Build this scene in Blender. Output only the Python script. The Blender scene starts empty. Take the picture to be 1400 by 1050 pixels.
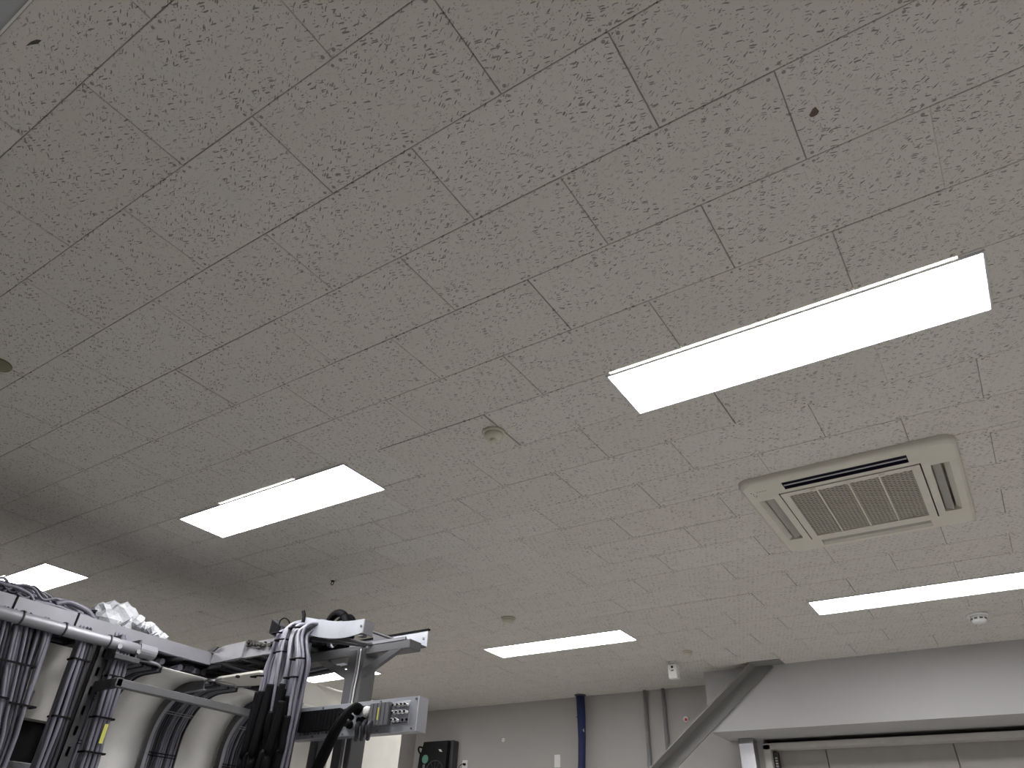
import bpy, bmesh, math, random
from mathutils import Vector, Matrix, noise as mnoise
random.seed(7)
PI = math.pi
SC = bpy.context.scene
COL = SC.collection

# ------------------------------------------------------------------ camera
FPX = 943.0863
CAM = Vector((1.2350, -0.1880, 1.3594))
RGT = Vector((0.83548282, 0.54818145, 0.03828244))
DWN = Vector((-0.29395852, 0.50470733, -0.81170124))
FWD = Vector((-0.46428099, 0.666909, 0.58281691))
cd = bpy.data.cameras.new('camera')
cd.sensor_width = 36.0
cd.lens = FPX / 1400.0 * 36.0
cd.clip_start = 0.02
cam = bpy.data.objects.new('camera', cd)
COL.objects.link(cam)
m = Matrix.Identity(4)
for i in range(3):
    m[i][0] = RGT[i]; m[i][1] = -DWN[i]; m[i][2] = -FWD[i]; m[i][3] = CAM[i]
cam.matrix_world = m
SC.camera = cam

# ------------------------------------------------------------------ world, exposure
w = bpy.data.worlds.new('world'); SC.world = w
w.use_nodes = True
w.node_tree.nodes['Background'].inputs[0].default_value = (0.5, 0.52, 0.55, 1)
w.node_tree.nodes['Background'].inputs[1].default_value = 0.0
SC.view_settings.view_transform = 'Standard'
SC.view_settings.look = 'None'
SC.view_settings.gamma = 1.0
SC.view_settings.use_curve_mapping = False
SC.view_settings.exposure = 2.05
LIGHT_STRENGTH = 6.0
LIGHT_COLOR = (0.99, 0.98, 0.985)

CEIL = 3.0
WALL_Y = 6.95
LEFT_X = -5.6
RIGHT_X = 5.0
BACK_Y = -2.6

def at(px, py, X=None, Y=None, Z=None):
    d = RGT * ((px - 700) / FPX) + DWN * ((py - 525) / FPX) + FWD
    if X is not None: t = (X - CAM.x) / d.x
    elif Y is not None: t = (Y - CAM.y) / d.y
    else: t = (Z - CAM.z) / d.z
    return CAM + d * t

def pix(p):
    q = Vector(p) - CAM
    dz = q.dot(FWD)
    if dz < 0.05: return None
    return 700 + FPX * q.dot(RGT) / dz, 525 + FPX * q.dot(DWN) / dz

# ------------------------------------------------------------------ materials
MATS = {}
def nodes_of(mt):
    nt = mt.node_tree
    return nt, nt.nodes, nt.links, nt.nodes['Principled BSDF']

def mat(name, col, rough=0.5, metal=0.0, var=0.06, scale=9.0, bump=0.0, bscale=60.0, spec=0.5, coat=0.0):
    mt = bpy.data.materials.new(name); mt.use_nodes = True
    nt, N, L, B = nodes_of(mt)
    tc = N.new('ShaderNodeTexCoord')
    nz = N.new('ShaderNodeTexNoise'); nz.inputs['Scale'].default_value = scale; nz.inputs['Detail'].default_value = 5
    L.new(tc.outputs['Object'], nz.inputs['Vector'])
    mr = N.new('ShaderNodeMapRange')
    mr.inputs[1].default_value = 0.3; mr.inputs[2].default_value = 0.7
    mr.inputs[3].default_value = 1 - var; mr.inputs[4].default_value = 1 + var
    L.new(nz.outputs['Fac'], mr.inputs[0])
    mx = N.new('ShaderNodeMix'); mx.data_type = 'RGBA'; mx.blend_type = 'MULTIPLY'
    mx.inputs[0].default_value = 1.0
    mx.inputs[6].default_value = (*col, 1)
    L.new(mr.outputs[0], mx.inputs[7])
    L.new(mx.outputs[2], B.inputs['Base Color'])
    B.inputs['Roughness'].default_value = rough
    B.inputs['Metallic'].default_value = metal
    B.inputs['Specular IOR Level'].default_value = spec
    B.inputs['Coat Weight'].default_value = coat
    if bump:
        n2 = N.new('ShaderNodeTexNoise'); n2.inputs['Scale'].default_value = bscale
        L.new(tc.outputs['Object'], n2.inputs['Vector'])
        bp = N.new('ShaderNodeBump'); bp.inputs['Strength'].default_value = bump; bp.inputs['Distance'].default_value = 0.004
        L.new(n2.outputs['Fac'], bp.inputs['Height'])
        L.new(bp.outputs['Normal'], B.inputs['Normal'])
    MATS[name] = mt
    return mt

def emit(name, col, strength):
    mt = bpy.data.materials.new(name); mt.use_nodes = True
    nt, N, L, B = nodes_of(mt)
    B.inputs['Base Color'].default_value = (0.85, 0.86, 0.88, 1)
    B.inputs['Emission Color'].default_value = (*col, 1)
    B.inputs['Emission Strength'].default_value = strength
    MATS[name] = mt
    return mt

def tile_material():
    mt = bpy.data.materials.new('mineral_tile'); mt.use_nodes = True
    nt, N, L, B = nodes_of(mt)
    geo = N.new('ShaderNodeNewGeometry')
    tc = N.new('ShaderNodeTexCoord')
    oi = N.new('ShaderNodeObjectInfo')
    def math_(op, a, b=None, c=None):
        n = N.new('ShaderNodeMath'); n.operation = op
        for i, v in enumerate((a, b, c)):
            if v is None: continue
            if isinstance(v, (int, float)): n.inputs[i].default_value = v
            else: L.new(v, n.inputs[i])
        return n.outputs[0]
    # gentle warp so fissures bend
    wn = N.new('ShaderNodeTexNoise'); wn.inputs['Scale'].default_value = 45; wn.inputs['Detail'].default_value = 2
    L.new(geo.outputs['Position'], wn.inputs['Vector'])
    sub = N.new('ShaderNodeVectorMath'); sub.operation = 'SUBTRACT'
    L.new(wn.outputs['Color'], sub.inputs[0]); sub.inputs[1].default_value = (0.5, 0.5, 0.5)
    scl = N.new('ShaderNodeVectorMath'); scl.operation = 'SCALE'; scl.inputs['Scale'].default_value = 0.009
    L.new(sub.outputs[0], scl.inputs[0])
    addv = N.new('ShaderNodeVectorMath'); addv.operation = 'ADD'
    L.new(geo.outputs['Position'], addv.inputs[0]); L.new(scl.outputs[0], addv.inputs[1])
    def layer(rot, sx, sy, thr, keep, off, soft=0.05):
        mp = N.new('ShaderNodeMapping'); mp.vector_type = 'POINT'
        mp.inputs['Rotation'].default_value = (0, 0, rot)
        mp.inputs['Location'].default_value = (off, off * 1.7, 0)
        L.new(addv.outputs[0], mp.inputs['Vector'])
        ml = N.new('ShaderNodeVectorMath'); ml.operation = 'MULTIPLY'; ml.inputs[1].default_value = (sx, sy, 0)
        L.new(mp.outputs[0], ml.inputs[0])
        vo = N.new('ShaderNodeTexVoronoi'); vo.voronoi_dimensions = '2D'; vo.feature = 'F1'
        vo.inputs['Scale'].default_value = 1.0
        L.new(ml.outputs[0], vo.inputs['Vector'])
        sp = N.new('ShaderNodeSeparateColor'); L.new(vo.outputs['Color'], sp.inputs[0])
        mr = N.new('ShaderNodeMapRange')
        mr.inputs[1].default_value = 1 - keep; mr.inputs[2].default_value = 1.0
        mr.inputs[3].default_value = 0.0; mr.inputs[4].default_value = thr
        L.new(sp.outputs[0], mr.inputs[0])
        d = math_('SUBTRACT', mr.outputs[0], vo.outputs['Distance'])
        m2 = N.new('ShaderNodeMapRange')
        m2.inputs[1].default_value = 0.0; m2.inputs[2].default_value = soft
        L.new(d, m2.inputs[0])
        return m2.outputs[0]
    a = layer(math.radians(-18), 33, 150, 0.33, 0.40, 3.1)
    b = layer(math.radians(30), 38, 165, 0.33, 0.34, 11.3)
    c = layer(math.radians(5), 130, 190, 0.32, 0.40, 7.7)
    sp_ = math_('MAXIMUM', math_('MAXIMUM', a, b), math_('MULTIPLY', c, 0.8))
    # density patches
    pn = N.new('ShaderNodeTexNoise'); pn.inputs['Scale'].default_value = 9; pn.inputs['Detail'].default_value = 2
    L.new(geo.outputs['Position'], pn.inputs['Vector'])
    pm = N.new('ShaderNodeMapRange'); pm.inputs[1].default_value = 0.36; pm.inputs[2].default_value = 0.52
    pm.inputs[3].default_value = 0.35; pm.inputs[4].default_value = 1.0
    L.new(pn.outputs['Fac'], pm.inputs[0])
    sp_ = math_('MULTIPLY', sp_, pm.outputs[0])
    # fixing-nail dimples at the tile corners and the middle of its long sides
    so = N.new('ShaderNodeSeparateXYZ'); L.new(tc.outputs['Object'], so.inputs[0])
    ax = math_('ABSOLUTE', so.outputs[0]); ay = math_('ABSOLUTE', so.outputs[1])
    def dot(x, y, r):
        dx = math_('SUBTRACT', ax, x); dy = math_('SUBTRACT', ay, y)
        d = math_('SQRT', math_('ADD', math_('MULTIPLY', dx, dx), math_('MULTIPLY', dy, dy)))
        return math_('LESS_THAN', d, r)
    nails = math_('MAXIMUM', dot(0.284, 0.136, 0.0052), dot(0.014, 0.138, 0.0045))
    dark = math_('MAXIMUM', sp_, math_('MULTIPLY', nails, 0.9))
    base = N.new('ShaderNodeMix'); base.data_type = 'RGBA'
    base.inputs[6].default_value = (0.635, 0.605, 0.560, 1)
    base.inputs[7].default_value = (0.66, 0.632, 0.592, 1)
    L.new(oi.outputs['Random'], base.inputs[0])
    mx = N.new('ShaderNodeMix'); mx.data_type = 'RGBA'
    L.new(math_('MULTIPLY', dark, 0.80), mx.inputs[0])
    L.new(base.outputs[2], mx.inputs[6]); mx.inputs[7].default_value = (0.17, 0.155, 0.135, 1)
    L.new(mx.outputs[2], B.inputs['Base Color'])
    B.inputs['Roughness'].default_value = 0.92
    B.inputs['Specular IOR Level'].default_value = 0.15
    bp = N.new('ShaderNodeBump'); bp.inputs['Strength'].default_value = 0.5; bp.inputs['Distance'].default_value = 0.003
    inv = math_('SUBTRACT', 1.0, dark)
    L.new(inv, bp.inputs['Height']); L.new(bp.outputs['Normal'], B.inputs['Normal'])
    MATS['tile'] = mt

tile_material()
mat('joint', (0.45, 0.42, 0.38), 0.9)
mat('light_frame', (0.62, 0.62, 0.66), 0.4)
emit('diffuser', LIGHT_COLOR, LIGHT_STRENGTH)
mat('ac_cream', (0.66, 0.63, 0.55), 0.45, var=0.03)
mat('ac_grille', (0.50, 0.475, 0.41), 0.6, var=0.05)
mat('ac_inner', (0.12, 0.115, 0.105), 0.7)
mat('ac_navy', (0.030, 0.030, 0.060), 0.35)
mat('ac_flap', (0.36, 0.345, 0.31), 0.5)
mat('wall', (0.40, 0.385, 0.375), 0.65, var=0.025, scale=3, bump=0.08, bscale=180)
mat('wall_grey', (0.46, 0.455, 0.46), 0.6, var=0.02, scale=3)
mat('beam_paint', (0.42, 0.43, 0.45), 0.6, var=0.02)
mat('floor', (0.62, 0.615, 0.59), 0.35, var=0.05, scale=4)
mat('door_metal', (0.33, 0.31, 0.29), 0.5, var=0.04)
mat('door_frame', (0.52, 0.50, 0.47), 0.5)
mat('chrome', (0.50, 0.50, 0.52), 0.24, metal=1.0)
mat('steel_paint', (0.21, 0.205, 0.20), 0.5, var=0.04)
mat('galv', (0.38, 0.38, 0.40), 0.40, metal=0.5, var=0.08, scale=14)
mat('alu', (0.58, 0.60, 0.66), 0.32, metal=0.55, var=0.05)
mat('rack_grey', (0.10, 0.10, 0.105), 0.5, var=0.05)
mat('rail_grey', (0.25, 0.25, 0.275), 0.45, metal=0.2, var=0.06)
mat('rack_dark', (0.05, 0.05, 0.055), 0.55)
mat('white_cover', (0.86, 0.85, 0.84), 0.42, var=0.05, scale=5)
mat('cream_cover', (0.72, 0.70, 0.64), 0.45, var=0.06, scale=5)
mat('cable_grey', (0.15, 0.15, 0.185), 0.42, var=0.1)
mat('cable_light', (0.23, 0.23, 0.265), 0.4, var=0.08)
mat('cable_dark', (0.035, 0.035, 0.042), 0.5, var=0.1, spec=0.3)
mat('rubber', (0.006, 0.006, 0.007), 0.65, spec=0.10)
mat('blue_sleeve', (0.011, 0.020, 0.085), 0.7, var=0.12, scale=12, bump=0.4, bscale=40)
mat('white_plastic', (0.78, 0.78, 0.77), 0.4, var=0.02)
mat('yellowed', (0.56, 0.54, 0.44), 0.45, var=0.03)
mat('olive_disc', (0.20, 0.19, 0.12), 0.6)
mat('black_plastic', (0.008, 0.008, 0.009), 0.45, spec=0.2)
mat('green_sticker', (0.10, 0.26, 0.19), 0.6)
mat('yellow', (0.55, 0.44, 0.06), 0.5)
mat('tag_yellow', (0.55, 0.55, 0.12), 0.5)
mat('red', (0.55, 0.05, 0.04), 0.4)
mat('cabinet_beige', (0.60, 0.585, 0.555), 0.5, var=0.03)
mat('module_grey', (0.12, 0.12, 0.13), 0.5)
mat('stain_brown', (0.14, 0.09, 0.07), 0.9)
mat('crumb', (0.07, 0.066, 0.06), 0.9, var=0.4, scale=60)
pl = mat('clear_wrap', (0.80, 0.82, 0.86), 0.22, var=0.05, bump=0.8, bscale=55)
pl.node_tree.nodes['Principled BSDF'].inputs['Transmission Weight'].default_value = 0.45
mat('wrap_white', (0.62, 0.63, 0.67), 0.35, var=0.18, scale=40, bump=1.0, bscale=70)

# ------------------------------------------------------------------ mesh helpers
class MB:
    def __init__(self): self.v = []; self.f = []
    def add(self, vs, fs):
        o = len(self.v); self.v += [tuple(x) for x in vs]; self.f += [tuple(i + o for i in f) for f in fs]
        return self
    def box(self, a, b, ch=0.0):
        x0, y0, z0 = [min(a[i], b[i]) for i in range(3)]; x1, y1, z1 = [max(a[i], b[i]) for i in range(3)]
        if ch <= 0:
            return self.add([(x0,y0,z0),(x1,y0,z0),(x1,y1,z0),(x0,y1,z0),(x0,y0,z1),(x1,y0,z1),(x1,y1,z1),(x0,y1,z1)],
                [(0,3,2,1),(4,5,6,7),(0,1,5,4),(1,2,6,5),(2,3,7,6),(3,0,4,7)])
        bm = bmesh.new()
        bmesh.ops.create_cube(bm, size=1)
        for vv in bm.verts:
            vv.co = Vector(((x0+x1)/2 + vv.co.x*(x1-x0), (y0+y1)/2 + vv.co.y*(y1-y0), (z0+z1)/2 + vv.co.z*(z1-z0)))
        bmesh.ops.bevel(bm, geom=bm.edges[:], offset=ch, segments=1, affect='EDGES')
        return self.addbm(bm)
    def addbm(self, bm):
        bm.verts.index_update()
        vs = [tuple(x.co) for x in bm.verts]; fs = [tuple(x.index for x in f.verts) for f in bm.faces]
        bm.free()
        return self.add(vs, fs)
    def prism(self, pts, d):                       # polygon (list of 3D points) swept by the vector d
        n = len(pts); d = Vector(d)
        vs = [Vector(p) for p in pts] + [Vector(p) + d for p in pts]
        fs = [tuple(range(n))[::-1], tuple(range(n, 2*n))] + [(i, (i+1) % n, n + (i+1) % n, n + i) for i in range(n)]
        return self.add(vs, fs)
    def tube(self, pts, r, n=8, cap=True, rads=None):
        pts = [Vector(p) for p in pts]; vs = []; fs = []
        up = None; k = len(pts)
        for i, p in enumerate(pts):
            t = (pts[min(i+1, k-1)] - pts[max(i-1, 0)])
            if t.length < 1e-9: t = Vector((0,0,1))
            t.normalize()
            if up is None:
                up = Vector((0,0,1)) if abs(t.z) < 0.9 else Vector((1,0,0))
            a = t.cross(up)
            if a.length < 1e-6: a = t.orthogonal()
            a.normalize(); b = t.cross(a).normalized(); up = -b if False else a.cross(t)
            rr = rads[i] if rads else r
            for j in range(n):
                th = 2*PI*j/n
                vs.append(p + (a*math.cos(th) + b*math.sin(th))*rr)
        for i in range(k-1):
            for j in range(n):
                fs.append((i*n+j, i*n+(j+1)%n, (i+1)*n+(j+1)%n, (i+1)*n+j))
        if cap:
            fs.append(tuple(range(n))[::-1]); fs.append(tuple((k-1)*n+j for j in range(n)))
        return self.add(vs, fs)
    def lathe(self, prof, c, axis=(0,0,1), n=24):   # prof: (radius, height) along axis from c
        ax = Vector(axis).normalized(); a = ax.orthogonal().normalized(); b = ax.cross(a); c = Vector(c)
        vs = []; fs = []
        for r, h in prof:
            for j in range(n):
                th = 2*PI*j/n
                vs.append(c + ax*h + (a*math.cos(th) + b*math.sin(th))*max(r, 1e-4))
        for i in range(len(prof)-1):
            for j in range(n):
                fs.append((i*n+j, i*n+(j+1)%n, (i+1)*n+(j+1)%n, (i+1)*n+j))
        fs.append(tuple(range(n))[::-1]); fs.append(tuple((len(prof)-1)*n+j for j in range(n)))
        return self.add(vs, fs)
    def ring(self, c, R, r, axis=(0,0,1), n=28, m=8, a0=0, a1=2*PI):
        ax = Vector(axis).normalized(); a = ax.orthogonal().normalized(); b = ax.cross(a); c = Vector(c)
        pts = [c + (a*math.cos(a0+(a1-a0)*i/n) + b*math.sin(a0+(a1-a0)*i/n))*R for i in range(n+1)]
        return self.tube(pts, r, m)
    def build(self, name, material, parent=None, smooth=False, fixn=True):
        me = bpy.data.meshes.new(name)
        o = bpy.data.objects.new(name, me); COL.objects.link(o)
        org = Vector((0,0,0))
        if parent is not None:
            org = parent.location if parent.parent is None else parent.parent.location
        me.from_pydata([Vector(v) - org for v in self.v], [], self.f)
        if fixn:
            bm = bmesh.new(); bm.from_mesh(me); bmesh.ops.recalc_face_normals(bm, faces=bm.faces[:]); bm.to_mesh(me); bm.free()
        me.materials.append(MATS[material])
        if smooth:
            for p in me.polygons: p.use_smooth = len(p.vertices) <= 4
        if parent is not None: o.parent = parent
        return o

def smooth_pts(P, k=6):
    P = [Vector(p) for p in P]; out = []
    for i in range(len(P)-1):
        p0 = P[max(i-1,0)]; p1 = P[i]; p2 = P[i+1]; p3 = P[min(i+2,len(P)-1)]
        for s in range(k):
            t = s/k
            out.append(0.5*((2*p1)+(p2-p0)*t+(2*p0-5*p1+4*p2-p3)*t*t+(3*p1-p0-3*p2+p3)*t**3))
    out.append(P[-1]); return out

def tag(o, label, cat, group=None, kind=None):
    if label: o['label'] = label
    if cat: o['category'] = cat
    if group: o['group'] = group
    if kind: o['kind'] = kind
    return o

def thing(name, loc, label, cat, group=None):
    o = bpy.data.objects.new(name, None); COL.objects.link(o); o.location = loc
    o.empty_display_size = 0.05
    return tag(o, label, cat, group)

def struct(o, label=None):
    o['kind'] = 'structure'
    if label: o['label'] = label
    return o

# ------------------------------------------------------------------ room shell
struct(MB().box((LEFT_X-0.2, BACK_Y-0.2, -0.12), (RIGHT_X+0.2, WALL_Y+0.6, 0)).build('floor', 'floor'), 'smooth grey floor of the equipment room')
AC = (0.907, 3.42); AH = 0.44
cs = MB(); cz0, cz1 = CEIL+0.0085, CEIL+0.12; cX0, cX1, cY0, cY1 = LEFT_X-0.2, RIGHT_X+0.2, BACK_Y-0.2, WALL_Y+0.6
cs.box((cX0, cY0, cz0), (cX1, AC[1]-AH, cz1)); cs.box((cX0, AC[1]+AH, cz0), (cX1, cY1, cz1))
cs.box((cX0, AC[1]-AH, cz0), (AC[0]-AH, AC[1]+AH, cz1)); cs.box((AC[0]+AH, AC[1]-AH, cz0), (cX1, AC[1]+AH, cz1))
cs.box((AC[0]-AH, AC[1]-AH, cz1), (AC[0]+AH, AC[1]+AH, cz1+0.02))
ceiling = struct(cs.build('ceiling', 'joint'), 'off-white fissured mineral tile ceiling laid in staggered rows')
struct(MB().box((LEFT_X-0.2, BACK_Y-0.2, 0), (LEFT_X, WALL_Y+0.6, CEIL+0.008)).build('wall_left', 'wall'), 'plain beige-grey wall behind the cable frames')
struct(MB().box((RIGHT_X, BACK_Y-0.2, 0), (RIGHT_X+0.2, WALL_Y+0.6, CEIL+0.008)).build('wall_right', 'wall'), 'plain grey wall')
struct(MB().box((LEFT_X, BACK_Y-0.2, 0), (RIGHT_X, BACK_Y, CEIL+0.008)).build('wall_back', 'wall'), 'plain grey wall')
# far wall with the wide door opening
DX0, DX1, DZ = -0.74, 3.4, 2.44
wf = MB()
wf.box((LEFT_X, WALL_Y, 0), (DX0, WALL_Y+0.22, CEIL+0.008))
wf.box((DX1, WALL_Y, 0), (RIGHT_X, WALL_Y+0.22, CEIL+0.008))
wf.box((DX0, WALL_Y, 2.49), (DX1, WALL_Y+0.22, CEIL+0.008)); wf.box((DX0, WALL_Y+0.20, DZ), (DX1, WALL_Y+0.22, 2.49))
struct(wf.build('wall_far', 'wall'), 'grey painted far wall with blue sleeve pipe and conduits')
# corner pillar
struct(MB().box((LEFT_X, 5.75, 0), (-4.91, WALL_Y, CEIL+0.004)).build('wall_corner', 'wall'), 'beige boxed pillar in the far corner')
# header box above the wide door
struct(MB().box((-1.055, 6.455, 2.49), (RIGHT_X, WALL_Y, CEIL+0.004)).build('trim_1', 'wall_grey'), 'pale grey header box above the wide panel door')
# beam behind the camera, edge runs along the tile rows
bm_ = MB(); bm_.box((LEFT_X, -0.62, 2.86), (RIGHT_X, -0.185, CEIL+0.004))
struct(bm_.build('trim_2', 'beam_paint'), 'grey dropped beam along the ceiling edge')
struct(MB().box((LEFT_X, -0.185, 2.857), (RIGHT_X, -0.180, CEIL+0.002)).build('trim_3', 'white_plastic'), 'thin white edge strip along the grey dropped beam')

# ------------------------------------------------------------------ ceiling tiles
U = 0.303
TL, TW, TT = 2*U, U, 0.009
def tile_mesh(lx, ly):
    g = 0.0010; c = 0.0016
    bm = MB()
    x, y = lx/2 - g, ly/2 - g
    vs = [(-x+c,-y+c,0),(x-c,-y+c,0),(x-c,y-c,0),(-x+c,y-c,0),
          (-x,-y,c),(x,-y,c),(x,y,c),(-x,y,c),(-x,-y,TT),(x,-y,TT),(x,y,TT),(-x,y,TT)]
    fs = [(0,3,2,1),(0,1,5,4),(1,2,6,5),(2,3,7,6),(3,0,4,7),(4,5,9,8),(5,6,10,9),(6,7,11,10),(7,4,8,11),(8,9,10,11)]
    bm.add(vs, fs); return bm
LIGHTS = [(0.29, 1.58, 1.838, 2.138), (-2.49, -1.17, 1.838, 2.138), (-5.30, -4.00, 1.838, 2.138),
          (-2.48, -1.165, 4.915, 5.215), (0.29, 1.60, 4.895, 5.195), (-5.28, -3.97, 4.915, 5.215),
          (3.06, 4.36, 1.838, 2.138), (3.06, 4.36, 4.895, 5.195)]
hide = [(a+0.005, b-0.005, c, d) for a, b, c, d in LIGHTS] + [(AC[0]-0.45, AC[0]+0.45, AC[1]-0.45, AC[1]+0.45)]
tm = tile_mesh(TL, TW)
tme = bpy.data.meshes.new('ceiling_tile'); tme.from_pydata(tm.v, [], tm.f); tme.materials.append(MATS['tile']); tme.update()
cand = []
rest = MB()
for r in range(-1, 23):
    y0 = r*U; y1 = y0 + U
    par = (r + 1) % 2
    for k in range(-12, 10):
        x0 = (2*k + par)*U; x1 = x0 + TL
        cx0, cx1 = max(x0, LEFT_X), min(x1, RIGHT_X)
        cy0, cy1 = max(y0, -0.180), min(y1, WALL_Y)
        if cx1 - cx0 < 0.02 or cy1 - cy0 < 0.02: continue
        if any(cx0 > h[0] and cx1 < h[1] and cy0 > h[2]-0.03 and cy1 < h[3]+0.03 for h in hide): continue
        full = (cx1-cx0 > TL-1e-4) and (cy1-cy0 > TW-1e-4)
        P = [pix((x, y, CEIL)) for x in (cx0, (cx0+cx1)/2, cx1) for y in (cy0, (cy0+cy1)/2, cy1)]
        vis = any(p and -4 < p[0] < 1404 and -4 < p[1] < 1054 for p in P)
        if r > 20 and (cx0 > -1.05): vis = False
        d = (Vector(((cx0+cx1)/2, (cy0+cy1)/2, CEIL)) - CAM).length
        cand.append((not vis, d, r, cx0, cx1, cy0, cy1, full))
cand.sort()
rng = random.Random(3)
OPEN = {}          # tiles that sit a little apart or hang a little low, by a point inside them
for px, py, dx, dz in ((290, 500, 0.004, -0.002), (640, 590, -0.0035, -0.002), (160, 560, 0.002, -0.001), (930, 830, 0.0, -0.002), (880, 845, 0.0, -0.0015), (1190, 505, 0.002, -0.0015), (700, 60, 0.0015, 0), (870, 100, 0.0015, 0), (1240, 190, 0.0015, -0.001)):
    q = at(px, py, Z=CEIL); OPEN[(round(q.x, 3), round(q.y, 3))] = (dx, dz)
n_ind = 0
for nv, d, r, cx0, cx1, cy0, cy1, full in cand:
    cx, cy = (cx0+cx1)/2, (cy0+cy1)/2
    if not nv and n_ind < 300:
        n_ind += 1
        hx0, hx1, hy0, hy1 = AC[0]-AH, AC[0]+AH, AC[1]-AH, AC[1]+AH
        if cx0 < hx1 and cx1 > hx0 and cy0 < hy1 and cy1 > hy0:
            tb = MB(); ya, yb = max(cy0, hy0), min(cy1, hy1)
            for (a0, a1, b0, b1) in ((cx0, cx1, cy0, hy0), (cx0, cx1, hy1, cy1), (cx0, hx0, ya, yb), (hx1, cx1, ya, yb)):
                if a1 - a0 > 0.008 and b1 - b0 > 0.008:
                    pc = tile_mesh(a1-a0, b1-b0); tb.add([(v[0]+(a0+a1)/2-cx, v[1]+(b0+b1)/2-cy, v[2]) for v in pc.v], pc.f)
            if not tb.v: continue
            me = bpy.data.meshes.new('ceiling_tile'); me.from_pydata(tb.v, [], tb.f); me.materials.append(MATS['tile']); me.update()
        elif full: me = tme
        else:
            tb = tile_mesh(cx1-cx0, cy1-cy0); me = bpy.data.meshes.new('ceiling_tile'); me.from_pydata(tb.v, [], tb.f); me.materials.append(MATS['tile']); me.update()
        o = bpy.data.objects.new('ceiling_tile', me); COL.objects.link(o)
        dx = rng.uniform(-0.0008, 0.0008); dz = rng.uniform(-0.0006, 0.0004)
        for (ox, oy), (ddx, ddz) in OPEN.items():
            if cx0 < ox < cx1 and cy0 < oy < cy1: dx += ddx; dz += ddz
        o.location = (cx + dx, cy + rng.uniform(-0.0005, 0.0005), CEIL + dz)
        o.rotation_euler = (rng.uniform(-0.003, 0.003), rng.uniform(-0.0015, 0.0015), rng.uniform(-0.0012, 0.0012))
        o.parent = ceiling
    else:
        tb = tile_mesh(cx1-cx0, cy1-cy0)
        rest.add([(v[0]+cx, v[1]+cy, v[2]+CEIL) for v in tb.v], tb.f)
rt = rest.build('ceiling_tile_field', 'tile', ceiling); rt['kind'] = 'stuff'

# ------------------------------------------------------------------ ceiling lights
def ceiling_light(i, r, label, group=None):
    x0, x1, y0, y1 = r
    off = '_offscreen' if x0 > 2.5 else ''
    t = thing('ceiling_light' + off, ((x0+x1)/2, (y0+y1)/2, CEIL), label, 'light', group)
    fw = 0.009
    fr = MB()
    z0, z1 = CEIL-0.007, CEIL+0.002
    def bar(a, b): fr.box((a[0], a[1], z0), (b[0], b[1], z1), 0.002)
    bar((x0-fw, y0-fw), (x1+fw, y0)); bar((x0-fw, y1), (x1+fw, y1+fw))
    bar((x0-fw, y0), (x0, y1)); bar((x1, y0), (x1+fw, y1))
    fr.build('frame', 'light_frame', t)
    MB().box((x0, y0, CEIL-0.005), (x1, y1, CEIL+0.001)).build('diffuser' + off, 'diffuser', t)
LL = ['long white ceiling panel light between smoke detector and air conditioner cassette',
      'white ceiling panel light nearest the small black ceiling hook',
      'white ceiling panel light above the coiled cables on the cable tray',
      'white ceiling panel light in front of the blue pipe wall',
      'white ceiling panel light between air conditioner cassette and door header',
      'white ceiling panel light partly hidden behind the support post with braces',
      'white ceiling panel light near the right wall', 'white ceiling panel light near the right wall and door header']
for i, r in enumerate(LIGHTS): ceiling_light(i, r, LL[i], 'recessed ceiling panel lights')

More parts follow.
